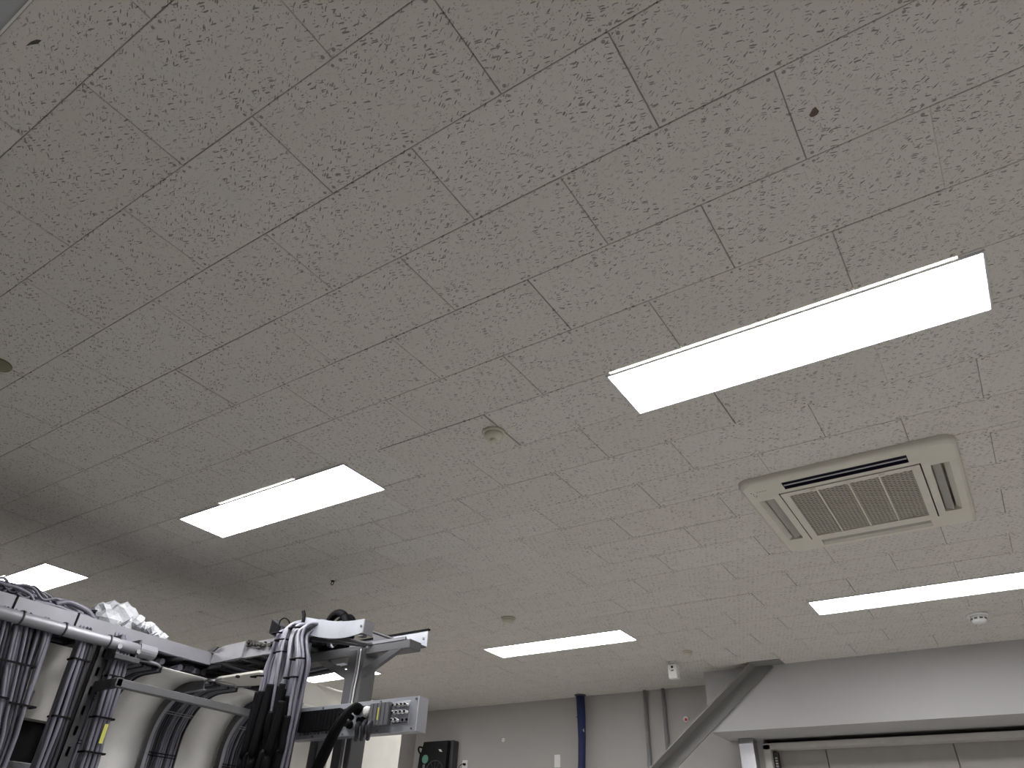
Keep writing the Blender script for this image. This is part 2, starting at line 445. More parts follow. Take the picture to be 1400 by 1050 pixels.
# ------------------------------------------------------------------ air conditioner cassette
def aircon():
    cx, cy = AC; Zb = CEIL - 0.035
    t = thing('air_conditioner', (cx, cy, CEIL), 'cream four-way ceiling cassette air conditioner with mesh grille', 'air conditioner')
    S = 0.478
    def P(x, y, z): return (cx+x, cy+y, z)
    def rrect(h, rad, n=6):
        out = []
        for sx, sy, a0 in ((1,1,0),(-1,1,PI/2),(-1,-1,PI),(1,-1,1.5*PI)):
            for k in range(n+1):
                a = a0 + PI/2*k/n
                out.append((sx*(h-rad)+rad*math.cos(a), sy*(h-rad)+rad*math.sin(a)))
        return out
    # rim skirt from the ceiling to the lower face
    m_ = MB(); n = 28
    loops = [(rrect(S, 0.06), CEIL+0.001), (rrect(S, 0.06), CEIL-0.018), (rrect(S-0.006, 0.057), CEIL-0.029), (rrect(S-0.018, 0.052), Zb)]
    vs = []
    for lp, z in loops: vs += [P(x, y, z) for x, y in lp]
    n = len(loops[0][0]); fs = []
    for k in range(len(loops)-1):
        for j in range(n): fs.append((k*n+j, k*n+(j+1)%n, (k+1)*n+(j+1)%n, (k+1)*n+j))
    m_.add(vs, fs)
    m_.build('rim', 'ac_cream', t, smooth=True)
    # lower face plate with four outlet openings: built from strips (grid with holes)
    sl = 0.275; a, b = 0.352, 0.428
    gi = 0.318
    xs = [-0.460, -b, -a, -gi, -sl, sl, gi, a, b, 0.460]
    face = MB()
    for i in range(len(xs)-1):
        for j in range(len(xs)-1):
            X0, X1, Y0, Y1 = xs[i], xs[i+1], xs[j], xs[j+1]
            mx_, my_ = (X0+X1)/2, (Y0+Y1)/2
            if abs(mx_) < gi and abs(my_) < gi: continue
            if (a < abs(mx_) < b and abs(my_) < sl) or (a < abs(my_) < b and abs(mx_) < sl): continue
            cz = (abs(mx_) > b and abs(my_) > b)
            if cz:
                sx, sy = (1 if mx_ > 0 else -1), (1 if my_ > 0 else -1)
                face.add([P(sx*b, sy*b, Zb), P(sx*0.460, sy*b, Zb), P(sx*0.446, sy*0.446, Zb), P(sx*b, sy*0.460, Zb)], [(0,1,2,3)])
            else:
                face.add([P(X0,Y0,Zb), P(X1,Y0,Zb), P(X1,Y1,Zb), P(X0,Y1,Zb)], [(0,3,2,1)])
    face.build('face_panel', 'ac_cream', t)
    # four outlets: a sloped recess with a flap
    for k, (dx, dy) in enumerate(((0,-1),(0,1),(-1,0),(1,0))):
        ux, uy = -dy, dx
        def Q(al, rad, z): return P(ux*al + dx*rad, uy*al + dy*rad, z)
        ou = MB()
        zz = Zb + (0.028 if k == 0 else 0.12)
        prof = [(a, Zb), (a-0.004, zz), (b-0.012, zz), (b, Zb)]
        for i in range(3):
            p, q = prof[i], prof[i+1]
            ou.add([Q(-sl,p[0],p[1]), Q(sl,p[0],p[1]), Q(sl,q[0],q[1]), Q(-sl,q[0],q[1])], [(0,1,2,3)])
        for s in (-1, 1):
            ou.add([Q(s*sl,p[0],p[1]) for p in prof], [(0,1,2,3)])
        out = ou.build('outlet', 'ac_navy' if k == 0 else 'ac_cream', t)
        if k: lp = MB(); lp.add([Q(-sl,b-0.022,Zb+0.020), Q(sl,b-0.022,Zb+0.020), Q(sl,b+0.001,Zb-0.0004), Q(-sl,b+0.001,Zb-0.0004)], [(0,1,2,3)]); lp.build('outlet_lip', 'ac_cream', out)
        fl = MB()
        if k == 0:
            pr = [(a+0.012, Zb+0.010), (b-0.038, Zb+0.004), (b-0.040, Zb+0.008), (a+0.014, Zb+0.014)]
        else:
            pr = [(a+0.007, Zb+0.016), (a+0.040, Zb+0.002), (a+0.043, Zb+0.005), (a+0.010, Zb+0.019)]
        fl.prism([Q(-sl+0.004, p[0], p[1]) for p in pr], Vector(Q(sl-0.004,0,0)) - Vector(Q(-sl+0.004,0,0)))
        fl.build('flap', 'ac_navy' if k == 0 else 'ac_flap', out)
        if k == 0:
            st = MB(); st.prism([Q(-sl+0.004, p[0], p[1]) for p in ((b-0.040, Zb+0.001), (b-0.034, Zb+0.001), (b-0.034, Zb+0.005), (b-0.040, Zb+0.005))], Vector(Q(sl-0.004,0,0)) - Vector(Q(-sl+0.004,0,0)))
            st.build('louvre_edge', 'light_frame', out)
    # grille door: frame with a thin shadow gap, mesh and ribs
    gf = MB(); g0, g1 = 0.276, gi-0.006
    zf = Zb - 0.003
    for (x0, x1, y0, y1) in ((-g1,g1,-g1,-g0),(-g1,g1,g0,g1),(-g1,-g0,-g0,g0),(g0,g1,-g0,g0)):
        gf.box(P(x0,y0,zf), P(x1,y1,Zb+0.012))
    gr = gf.build('grille_frame', 'ac_cream', t)
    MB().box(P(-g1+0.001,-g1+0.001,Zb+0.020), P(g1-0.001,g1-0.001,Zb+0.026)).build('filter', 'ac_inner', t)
    gm = MB()                                       # diamond mesh of thin bars
    h = g0; step = 0.021
    n = int(2*2*h/step)
    for sgn in (1, -1):
        k = -2*h
        while k < 2*h:
            # line y = sgn*x*0.55 + c clipped to the square
            sl_ = 0.55*sgn
            pts = []
            x0, x1 = -h, h
            y0, y1 = sl_*x0 + k, sl_*x1 + k
            # clip in y
            def clip(xa, ya, xb, yb):
                for lim, side in ((-h, 1), (h, -1)):
                    ina, inb = (ya-lim)*side >= 0, (yb-lim)*side >= 0
                    if not ina and not inb: return None
                    if ina != inb:
                        tt = (lim-ya)/(yb-ya); xi = xa + tt*(xb-xa)
                        if ina: xb, yb = xi, lim
                        else: xa, ya = xi, lim
                return xa, ya, xb, yb
            c_ = clip(x0, y0, x1, y1)
            if c_ and abs(c_[0]-c_[2]) > 0.004:
                w_ = 0.0034
                z0 = Zb+0.002 if sgn > 0 else Zb+0.004
                gm.prism([P(c_[0], c_[1]-w_, z0), P(c_[2], c_[3]-w_, z0), P(c_[2], c_[3]+w_, z0), P(c_[0], c_[1]+w_, z0)], (0,0,0.004))
            k += step
    gm_o = gm.build('grille_mesh', 'ac_grille', t); gm_o['kind'] = 'stuff'
    for x in (-0.145, -0.001, 0.135):
        MB().box(P(x-0.004, -g0, Zb-0.001), P(x+0.004, g0, Zb+0.006)).build('grille_rib', 'ac_cream', t)
    for x in (-0.16, 0.15):
        MB().box(P(x-0.013, -0.303, zf-0.002), P(x+0.013, -0.291, zf+0.001)).build('grille_latch', 'ac_grille', t)
    # maker's tiny mark: four dots and a row of faint letters strokes
    mk = MB()
    for i, (x, y) in enumerate(((-0.433,-0.385),(-0.425,-0.372),(-0.428,-0.352),(-0.416,-0.350),(-0.421,-0.337))):
        mk.box(P(x-0.0028,y-0.0028,Zb-0.0008), P(x+0.0028,y+0.0028,Zb+0.0005))
    for i in range(4):
        x = -0.408 + 0.014*i
        mk.box(P(x, -0.386, Zb-0.0006), P(x+0.007, -0.383, Zb+0.0005))
    mk.build('maker_mark', 'module_grey', t)
aircon()

# ------------------------------------------------------------------ detectors and small ceiling things
def detector(px, py, R, h, label, material, kind, boss=True, group=None):
    p = at(px, py, Z=CEIL-h*0.5); c = (p.x, p.y, CEIL+0.001)
    t = thing('ceiling_detector', (p.x, p.y, CEIL), label, 'detector', group)
    MB().lathe([(R, 0), (R, 0.010), (R*0.93, 0.014)], c, (0,0,-1), 32).build('base', material, t, smooth=True)
    if kind == 'heat':
        MB().lathe([(R*0.80, 0.010), (R*0.78, h*0.55), (R*0.62, h*0.80), (R*0.30, h*0.88)], c, (0,0,-1), 32).build('body', material, t, smooth=True)
        MB().lathe([(R*0.30, h*0.8), (R*0.29, h*1.05), (R*0.22, h*1.12)], c, (0,0,-1), 20).build('sensor_cap', material, t, smooth=True)
    elif kind == 'smoke':
        MB().lathe([(R*0.72, 0.010), (R*0.70, h*0.75), (R*0.55, h), (R*0.1, h*1.03)], c, (0,0,-1), 32).build('body', material, t, smooth=True)
        for k in range(9):
            a = 2*PI*k/9 + 0.2
            q = Vector((p.x + R*0.70*math.cos(a), p.y + R*0.70*math.sin(a), CEIL - h*0.58))
            s = MB(); d = Vector((math.cos(a), math.sin(a), 0)); e = Vector((-math.sin(a), math.cos(a), 0))
            s.prism([q + e*R*0.15 + Vector((0,0,-0.006)) - d*0.004, q - e*R*0.15 + Vector((0,0,-0.006)) - d*0.004, q - e*R*0.15 + Vector((0,0,0.006)) - d*0.004, q + e*R*0.15 + Vector((0,0,0.006)) - d*0.004], d*0.006)
            s.build('smoke_slot', 'module_grey', t)
    else:
        MB().lathe([(R*0.86, 0.010), (R*0.82, h*0.6), (R*0.66, h*0.92), (R*0.2, h)], c, (0,0,-1), 32).build('body', material, t, smooth=True)
    return t
detector(675, 597, 0.054, 0.048, 'yellowed round heat detector with central nub beside the open tile joint', 'yellowed', 'heat')
detector(695, 849, 0.056, 0.045, 'round cream heat detector near the light before the blue pipe', 'yellowed', 'dome')
detector(1338, 846, 0.068, 0.058, 'white round smoke detector with dark slots near the door header', 'white_plastic', 'smoke')
detector(940, 894, 0.042, 0.04, 'small yellowed round detector next to the white sensor box', 'yellowed', 'dome')
detector(-2, 500, 0.046, 0.02, 'olive brown round cover plate on the ceiling tiles', 'olive_disc', 'dome')
# hanging white sensor box
def sensor_box():
    p = at(920, 908, Z=CEIL-0.02)
    t = thing('ceiling_sensor', (p.x, p.y, CEIL), 'white rectangular sensor box hanging from the ceiling near the conduits', 'sensor')
    MB().lathe([(0.03, -0.001), (0.03, 0.012), (0.014, 0.016), (0.014, 0.03)], (p.x, p.y, CEIL), (0,0,-1), 20).build('mount', 'white_plastic', t, smooth=True)
    MB().box((p.x-0.042, p.y-0.03, CEIL-0.145), (p.x+0.042, p.y+0.03, CEIL-0.025), 0.006).build('body', 'white_plastic', t)
    MB().lathe([(0.012, 0), (0.010, 0.004)], (p.x, p.y-0.029, CEIL-0.05), (0,-1,0), 16).build('lens', 'black_plastic', t)
    MB().box((p.x-0.012, p.y-0.031, CEIL-0.085), (p.x+0.012, p.y-0.029, CEIL-0.075)).build('slot', 'module_grey', t)
sensor_box()
# damage marks on tiles: chipped patches with a shape of their own
def chip(pts, label, material='stain_brown'):
    m_ = MB(); q = [at(x, y, Z=CEIL-0.0006) for x, y in pts]
    m_.prism(q, (0, 0, 0.0016)); o = m_.build('tile_chip', material); tag(o, label, 'chip')
    return o
chip([(1106,158),(1111,149),(1115,146),(1120,152),(1117,157),(1110,160)], 'brown chipped patch in the ceiling tile')
chip([(35,63),(42,57),(50,54),(57,55),(52,60),(44,61)], 'dark scuffed chip in the tile by the grey beam', 'crumb')
def hook():
    p = at(455, 794, Z=CEIL)
    t = thing('ceiling_hook', (p.x, p.y, CEIL), 'small black hook screwed into the ceiling above the cable post', 'hook')
    MB().lathe([(0.014, -0.001), (0.012, 0.006)], (p.x, p.y, CEIL), (0,0,-1), 14).build('plate', 'black_plastic', t)
    MB().ring((p.x, p.y, CEIL-0.018), 0.012, 0.003, (0,1,0), 18, 6).build('eye', 'black_plastic', t, smooth=True)
hook()

# ------------------------------------------------------------------ far wall fittings
def pipe_v(x, y, r, z0, z1, wob=0, n=14):
    pts = []; rads = []
    k = 14
    for i in range(k+1):
        z = z1 + (z0-z1)*i/k
        pts.append((x + (0.012*math.sin(i*0.9) if wob else 0), y, z)); rads.append(r*(1 + (0.10*math.sin(i*1.3+1) if wob else 0)))
    return MB().tube(pts, r, n, rads=rads)
t = thing('blue_sleeve_pipe', (-2.585, 6.86, 0), 'dark blue fabric sleeved pipe running up the far wall into the ceiling', 'pipe')
pipe_v(-2.585, 6.86, 0.042, 0.0, CEIL+0.004, True).build('sleeve', 'blue_sleeve', t, smooth=True)
MB().lathe([(0.062, -0.002), (0.060, 0.008), (0.046, 0.016)], (-2.585, 6.86, CEIL), (0,0,-1), 24).build('gap_shade_ring', 'rack_dark', t)  # dark ring paints in the shaded gap where the pipe meets the ceiling
MB().ring((-2.54, 6.845, 2.65), 0.018, 0.005, (1,0.3,0), 16, 6).build('clip', 'chrome', t, smooth=True)
for k in range(5):
    MB().ring((-2.585, 6.86, 2.78-0.5*k), 0.0445, 0.003, (0,0,1), 20, 6).build('band', 'blue_sleeve', t, smooth=True)
for x, lab in ((-1.865, 'grey steel conduit on the far wall nearer the blue pipe'), (-1.665, 'grey steel conduit on the far wall nearer the door header')):
    t = thing('steel_conduit', (x, 6.925, 0), lab, 'conduit')
    MB().tube([(x, 6.925, 0), (x, 6.925, CEIL+0.004)], 0.019, 14).build('tube', 'galv', t, smooth=True)
    for z in (2.325, 1.3):
        c_ = MB(); c_.box((x-0.035, 6.935, z-0.012), (x+0.035, 6.951, z+0.012), 0.002); c_.ring((x, 6.925, z), 0.021, 0.004, (0,0,1), 18, 6)
        c_.build('clamp', 'galv', t)
# round white button, switch plate, indicator
p = at(689, 1012, Y=WALL_Y)
t = thing('wall_button', (p.x, WALL_Y, p.z), 'small round white button with dark centre on the far wall', 'button')
MB().lathe([(0.021, -0.001), (0.021, 0.012), (0.017, 0.016)], (p.x, WALL_Y, p.z), (0,-1,0), 20).build('body', 'white_plastic', t, smooth=True)
MB().lathe([(0.006, 0.012), (0.005, 0.018)], (p.x, WALL_Y, p.z), (0,-1,0), 12).build('centre', 'module_grey', t)
p0, p1 = at(758.5, 1032, Y=WALL_Y), at(768, 1047, Y=WALL_Y)
t = thing('switch_plate', ((p0.x+p1.x)/2, WALL_Y, p0.z), 'white rectangular blank switch plate beside the blue pipe', 'switch plate')
MB().box((p0.x, WALL_Y+0.002, p0.z-0.12), (p0.x+0.072, WALL_Y-0.010, p0.z), 0.003).build('plate', 'white_plastic', t)
MB().box((p0.x+0.018, WALL_Y-0.008, p0.z-0.095), (p0.x+0.054, WALL_Y-0.013, p0.z-0.025), 0.002).build('insert', 'white_plastic', t)
p = at(938.5, 983.5, Y=WALL_Y)
t = thing('indicator_lamp', (p.x, WALL_Y, p.z), 'small round red and white indicator lamp behind the diagonal brace', 'lamp')
MB().lathe([(0.026, -0.001), (0.026, 0.02), (0.022, 0.024)], (p.x, WALL_Y, p.z), (0,-1,0), 20).build('bezel', 'white_plastic', t, smooth=True)
MB().lathe([(0.014, 0.02), (0.014, 0.032), (0.007, 0.038)], (p.x+0.004, WALL_Y, p.z-0.006), (0,-1,0), 16).build('lens', 'red', t, smooth=True)
# black wall unit with green sticker
def wall_unit():
    a_ = at(586, 1011, Y=6.80); 
    x0, x1, z1 = -4.665, -4.245, 2.63
    t = thing('wall_fan', (-4.45, 6.8, z1-0.55), 'black boxy wall-mounted fan with green round sticker and cable', 'fan')
    m_ = MB(); m_.prism([(x0+0.03, 6.78, z1), (x1-0.04, 6.78, z1), (x1-0.04, 6.78, z1-0.55), (x0-0.02, 6.78, z1-0.55), (x0-0.02, 6.78, z1-0.2)], (0, 0.06, 0))
    m_.build('housing', 'black_plastic', t)
    MB().box((x0+0.06, 6.84, z1-0.55), (x1, 6.952, z1+0.012), 0.008).build('back_box', 'rack_dark', t)
    MB().lathe([(0.046, 0), (0.045, 0.004)], (x0+0.075, 6.781, z1-0.18), (0,-1,0), 24).build('sticker', 'green_sticker', t)
    MB().box((x0+0.05, 6.781, z1-0.285), (x0+0.06, 6.777, z1-0.235)).build('letter_stroke', 'cable_light', t)
    MB().box((x0+0.068, 6.781, z1-0.285), (x0+0.078, 6.777, z1-0.235)).build('letter_stroke', 'cable_light', t)
    g = MB(); g.ring((x1-0.19, 6.775, z1-0.33), 0.13, 0.006, (0,1,0), 28, 6)
    for k in range(6):
        a = PI*k/6; g.tube([(x1-0.19-0.13*math.cos(a), 6.775, z1-0.33-0.13*math.sin(a)), (x1-0.19+0.13*math.cos(a), 6.775, z1-0.33+0.13*math.sin(a))], 0.003, 6)
    g.build('guard', 'rack_dark', t, smooth=True)
    MB().prism([(x1-0.155, 6.776, z1-0.085), (x1-0.12, 6.776, z1-0.09), (x1-0.10, 6.776, z1-0.115), (x1-0.135, 6.776, z1-0.11)], (0, -0.004, 0)).build('label_flake', 'white_plastic', t)
    MB().tube(smooth_pts([(x0+0.05, 6.8, z1-0.07), (x0-0.03, 6.78, z1-0.05), (x0-0.05, 6.8, z1-0.09), (x0+0.01, 6.8, z1-0.14)]), 0.010, 8).build('handle', 'rubber', t, smooth=True)
    MB().tube(smooth_pts([(x0-0.04, 6.82, z1-0.1), (x0-0.075, 6.85, z1-0.2), (x0-0.08, 6.85, z1-0.35), (x0-0.06, 6.85, z1-0.6)]), 0.005, 6).build('cord', 'rubber', t, smooth=True)
wall_unit()
p = at(636, 1044, Y=WALL_Y)
t = thing('wall_socket', (p.x, WALL_Y, p.z), 'white wall socket with a black plug beside the black wall fan', 'socket')
MB().box((p.x-0.036, WALL_Y+0.002, p.z-0.09), (p.x+0.036, WALL_Y-0.010, p.z+0.035), 0.003).build('plate', 'white_plastic', t)
MB().lathe([(0.014, 0), (0.012, 0.03)], (p.x+0.004, WALL_Y-0.008, p.z-0.01), (0,-1,0), 14).build('plug', 'rubber', t)
MB().tube(smooth_pts([(p.x+0.004, WALL_Y-0.035, p.z-0.01), (p.x-0.03, WALL_Y-0.05, p.z-0.02), (p.x-0.055, WALL_Y-0.04, p.z-0.07), (p.x-0.06, WALL_Y-0.03, p.z-0.3)]), 0.004, 6).build('cord', 'rubber', t, smooth=True)

# ------------------------------------------------------------------ wide panel door under the header
def wide_door():
    d = struct(MB().box((DX0, 7.09, 0), (DX1, 7.15, DZ)).build('door_1', 'door_metal'), 'wide grey-brown panel door under the header box')
    x = DX0
    edges = [DX0+0.002, -0.235, 0.765, 1.765, 2.765, DX1]
    for i in range(len(edges)-1):
        MB().box((edges[i]+0.004, 7.06, 0.01), (edges[i+1]-0.004, 7.10, DZ-0.002), 0.003).build('door_panel', 'door_metal', d)
    fr = MB(); fr.box((DX0-0.005, 6.93, 0), (DX0+0.055, 7.06, DZ)); fr.box((DX0-0.005, 6.93, DZ-0.035), (DX1, 7.06, DZ+0.012))
    fr.build('door_frame', 'door_frame', d)
    h = MB(); h.box((DX0+0.058, 6.99, 1.0), (DX0+0.095, 7.062, DZ-0.05)); h.build('guide_rail', 'rack_dark', d)
    for k in range(8):
        z = 2.34 - 0.022*k
        MB().box((DX0+0.072, 6.978, z-0.006), (DX0+0.092, 6.992, z+0.006), 0.002).build('rail_tooth', 'door_frame', d)
    return d
wide_door()
t = MB().box((-0.935, 6.83, 0), (-0.80, 6.952, 2.4905), 0.004).build('metal_post', 'chrome'); tag(t, 'polished metal door post under the header box', 'post')

# ------------------------------------------------------------------ diagonal channel brace
def brace():
    A = Vector((-0.475, 6.445, CEIL+0.03)); Bv = Vector((-1.64, 6.445, 2.13))
    d = (A - Bv).normalized(); Bv = Bv - d*0.35; A = A + d*0.02
    nrm = Vector((-d.z, 0, d.x))                     # up-left
    if nrm.z < 0: nrm = -nrm
    Yv = Vector((0, -1, 0))
    A = A - nrm*0.019; Bv = Bv - nrm*0.019
    H, Fl, T = 0.112, 0.150, 0.009
    L = A - Bv
    t = thing('channel_brace', Bv, 'grey diagonal steel channel brace rising to the ceiling before the header box', 'brace')
    def sec(o0, n0, n1, y0, y1):
        return [Bv + nrm*n0 + Yv*y0, Bv + nrm*n1 + Yv*y0, Bv + nrm*n1 + Yv*y1, Bv + nrm*n0 + Yv*y1]
    MB().prism(sec(0, -H/2, H/2, 0, T), L).build('web', 'steel_paint', t)
    MB().prism(sec(0, H/2-T, H/2, T, Fl), L).build('flange', 'steel_paint', t)
    MB().prism(sec(0, -H/2-0.004, -H/2, -0.002, T+0.006), L).build('toe_edge', 'steel_paint', t)
    MB().box((A.x-0.15, 6.27, CEIL-0.004), (A.x+0.14, 6.45, CEIL+0.004)).build('ceiling_collar', 'steel_paint', t)
    q = Bv + L*0.30 - nrm*(H/2+0.006)
    MB().lathe([(0.012, 0), (0.012, 0.02)], q, -nrm, 6).build('bolt', 'galv', t)
brace()
#MACHINE
# ------------------------------------------------------------------ cable frames and curved covers on the left
TZ0, TZ1 = 2.36, 2.43          # tray rail bottom and top
def crail(m_, a, b, z0, z1, inward, t=0.004, fl=0.022):
    """C-shaped rail from a to b (xy), flanges pointing along inward (xy)"""
    a = Vector((a[0], a[1], 0)); b = Vector((b[0], b[1], 0)); n = Vector((inward[0], inward[1], 0))
    def sec(n0, n1, zz0, zz1): return [a + n*n0 + Vector((0,0,zz0)), a + n*n1 + Vector((0,0,zz0)), a + n*n1 + Vector((0,0,zz1)), a + n*n0 + Vector((0,0,zz1))]
    m_.prism(sec(0, t, z0, z1), b - a); m_.prism(sec(t, fl, z0, z0+t), b - a); m_.prism(sec(t, fl, z1-t, z1), b - a)
    return m_

# ---- long tray running along the room (Y)
tr = thing('cable_tray', (-2.8, 1.0, TZ0), 'long grey ladder cable tray piled with loose cables and clear wrap', 'cable tray')
crail(MB(), (-2.8, -0.6), (-2.8, 2.50), TZ0, TZ1, (-1, 0)).build('side_rail', 'rail_grey', tr)
crail(MB(), (-3.66, -0.6), (-3.66, 3.3), TZ0, TZ1, (1, 0)).build('side_rail', 'rail_grey', tr)
for k in range(13):
    y = -0.4 + 0.25*k
    MB().box((-3.66, y-0.018, TZ0+0.004), (-2.804, y+0.018, TZ0+0.024)).build('rung', 'rack_grey', tr)
for px in (18, 112):
    q = at(px, 830, X=-2.8)
    b_ = MB(); x, y = -2.8, q.y
    b_.box((x-0.03, y-0.005, TZ0-0.004), (x+0.003, y+0.005, TZ0)); b_.box((x, y-0.005, TZ0-0.003), (x+0.003, y+0.005, TZ1+0.003)); b_.box((x-0.05, y-0.005, TZ1), (x+0.003, y+0.005, TZ1+0.004))
    b_.build('strap', 'rubber', tr)
# ---- cross tray (X)
t2 = thing('cable_tray', (-2.0, 2.5, TZ0), 'short cross cable tray with scuffed plate and peeling foam patch', 'cable tray')
pr = MB(); crail(pr, (-2.80, 2.50), (-1.93, 2.50), TZ0+0.01, TZ1+0.025, (0, 1)); pr.build('side_rail', 'galv', t2)
crail(MB(), (-2.80, 2.93), (-1.93, 2.93), TZ0, TZ1, (0, -1)).build('side_rail', 'rail_grey', t2)
crail(MB(), (-3.66, 3.30), (-2.88, 3.30), TZ0, TZ1, (0, -1)).build('side_rail', 'rail_grey', t2)
for k in range(5):
    x = -2.70 + 0.18*k
    MB().box((x-0.016, 2.504, TZ0+0.006), (x+0.016, 2.93, TZ0+0.024)).build('rung', 'rack_grey', t2)
# scuffed end plate at the corner
MB().prism([(-2.79, 2.495, TZ0+0.005), (-2.50, 2.495, TZ0+0.012), (-2.50, 2.495, TZ1+0.035), (-2.70, 2.495, TZ1+0.03), (-2.79, 2.495, TZ1-0.01)], (0, -0.004, 0)).build('corner_plate', 'galv', t2)
rp = random.Random(11)
fo = MB()
for k in range(26):                                    # crumbling foam patch stuck on the rail
    q = at(rp.gauss(350, 7), rp.gauss(879.5, 3.0), Y=2.49); s_ = rp.uniform(0.006, 0.016)
    fo.box((q.x-s_, 2.480, q.z-s_*0.6), (q.x+s_, 2.4975, q.z+s_*0.6), 0.002)
fo.build('foam_patch', 'crumb', t2)
q = at(293, 889, Y=2.49); MB().prism([(q.x-0.05, 2.488, q.z), (q.x+0.02, 2.488, q.z+0.02), (q.x+0.05, 2.488, q.z+0.012), (q.x+0.01, 2.488, q.z-0.012)], (0, -0.012, 0)).build('torn_label', 'rack_dark', t2)

# ---- cables lying in the trays, seen from below
def cable(pts, r, material, parent, name='cable', n=7, k=5):
    return MB().tube(smooth_pts(pts, k), r, n).build(name, material, parent, smooth=True)
rc = random.Random(5)
cb = thing('cable_bundle', (-3.2, 1.0, TZ0+0.025), 'dark cables laid flat along the long cable tray', 'cables')
for k in range(17):
    x = -3.62 + 0.044*k; r = rc.uniform(0.016, 0.023)
    P = [(x + rc.uniform(-0.02, 0.02), y, TZ0+0.026+r+rc.uniform(0, 0.006)) for y in (-0.5, 0.4, 1.2, 1.9, 2.5, 3.25)]
    cable(P, r, 'cable_dark' if rc.random() < 0.75 else 'cable_grey', cb)
cb2 = thing('cable_bundle', (-2.2, 2.9, TZ0+0.025), 'dark cables laid flat along the cross cable tray', 'cables')
for k in range(8):
    y = 2.54 + 0.045*k; r = rc.uniform(0.016, 0.023)
    P = [(x, y + rc.uniform(-0.03, 0.03), TZ0+0.026+r+rc.uniform(0, 0.004)) for x in (-2.78, -2.4, -2.1, -1.9)]
    cable(P, r, 'cable_dark' if rc.random() < 0.7 else 'cable_grey', cb2)
# cables sagging below the ladder towards the bends
cb3 = thing('cable_bundle', (-2.8, 2.6, TZ0-0.07), 'dark cables crossing under the trays above the curved white covers', 'cables')
for k in range(26):
    y0 = 2.10 + 0.046*k; r = rc.uniform(0.013, 0.019); s_ = rc.uniform(-0.12, 0.25)
    P = [(-3.62, y0, TZ0-0.02), (-3.25, y0+s_*0.3, TZ0-0.035-rc.uniform(0, 0.02)), (-2.87, y0+s_*0.6, TZ0-0.03-rc.uniform(0, 0.01))]
    if 2.85 > y0 > 2.56: P += [(-2.4, y0+abs(s_)*0.3+0.02, TZ0-0.025), (-2.02, y0+abs(s_)*0.3, TZ0-0.02)]
    elif y0 > 2.56: P += [(-2.80, min(y0+abs(s_)*0.3, 3.25), TZ0-0.025)]
    cable(P, r, 'cable_dark' if rc.random() < 0.7 else 'cable_grey', cb3)
for k in range(9):
    x0 = -3.5 + 0.07*k; r = rc.uniform(0.014, 0.02)
    cable([(x0, 1.98 if x0 < -2.9 else 2.56, TZ0-0.055), (x0+0.05, 2.7, TZ0-0.06), (x0+0.12, 3.25, TZ0-0.05)], r, 'cable_dark', cb3)

# ---- round duct pipe hung below the long tray
dp = thing('duct_pipe', (-2.74, 1.0, 2.30), 'grey plastic duct pipe hung below the long cable tray', 'pipe')
MB().tube([(-2.71, -0.6, 2.312), (-2.71, 0.6, 2.312), (-2.71, 1.84, 2.314), (-2.71, 2.06, 2.314)], 0.030, 16).build('pipe', 'rail_grey', dp, smooth=True)
for px in (26, 91, 158):
    q = at(px, 850, X=-2.71); c_ = MB(); c_.ring((-2.71, q.y, 2.314), 0.032, 0.005, (0,1,0), 20, 6); c_.box((-2.80, q.y-0.010, 2.338), (-2.70, q.y+0.010, 2.348)); c_.box((-2.80, q.y-0.010, 2.338), (-2.792, q.y+0.010, TZ0+0.004))
    c_.build('pipe_clamp', 'rack_dark', dp)
MB().lathe([(0.036, 0), (0.036, 0.10)], (-2.71, 1.97, 2.314), (0,1,0), 18).build('coupling', 'rail_grey', dp)

# ---- hanging cable bundles in front of the frames
def hanging_bundle(label, specs, loc, ties, zend=0.0, mats=('cable_grey',), over=True, sway=0.01, seed=1):
    rr = random.Random(seed)
    t = thing('cable_bundle', loc, label, 'cables')
    for (y0, y1, x, r) in specs:
        P = []
        if over: P += [(x-0.17, y0-0.06, TZ0+0.065), (x-0.105, y0-0.01, TZ0+0.055), (x-0.07, y0, 2.365), (x-0.03, y0, 2.325)]
        P += [(x, y0 + (y1-y0)*0.05, 2.28), (x + rr.uniform(-sway, sway), y0 + (y1-y0)*0.35 + rr.uniform(-sway, sway), 2.10),
              (x + rr.uniform(-sway, sway), y0 + (y1-y0)*0.75 + rr.uniform(-sway, sway), 1.90), (x + rr.uniform(-sway, sway), y1, 1.70), (x, y1, 1.0), (x, y1, zend)]
        cable(P, r, rr.choice(mats), t)
    for (ya, yb, z, x0, x1) in ties:
        c_ = MB(); w_ = 0.0042
        for (A, B_) in (((x1, ya), (x1, yb)), ((x0, ya), (x0, yb))):
            c_.box((A[0]-0.003, A[1], z-w_), (A[0]+0.003, B_[1], z+w_))
        c_.box((x0, ya-0.004, z-w_), (x1, ya+0.002, z+w_)); c_.box((x0, yb-0.002, z-w_), (x1, yb+0.004, z+w_))
        c_.build('cable_tie', 'rubber', t)
    return t
rs = random.Random(21)
sp1 = []
for k in range(46):
    f = k/45; grp = min(int(f*3), 2)
    y1 = 1.17 + 0.41*f
    gc = (1.22, 1.375, 1.515)[grp]; y1 = gc + (y1-gc)*0.62
    sp1.append((0.95 + 0.56*f + rs.uniform(-0.008, 0.008), y1 + rs.uniform(-0.01, 0.01), -2.775 + rs.choice((0, 0.020, 0.038)), rs.uniform(0.0095, 0.012)))
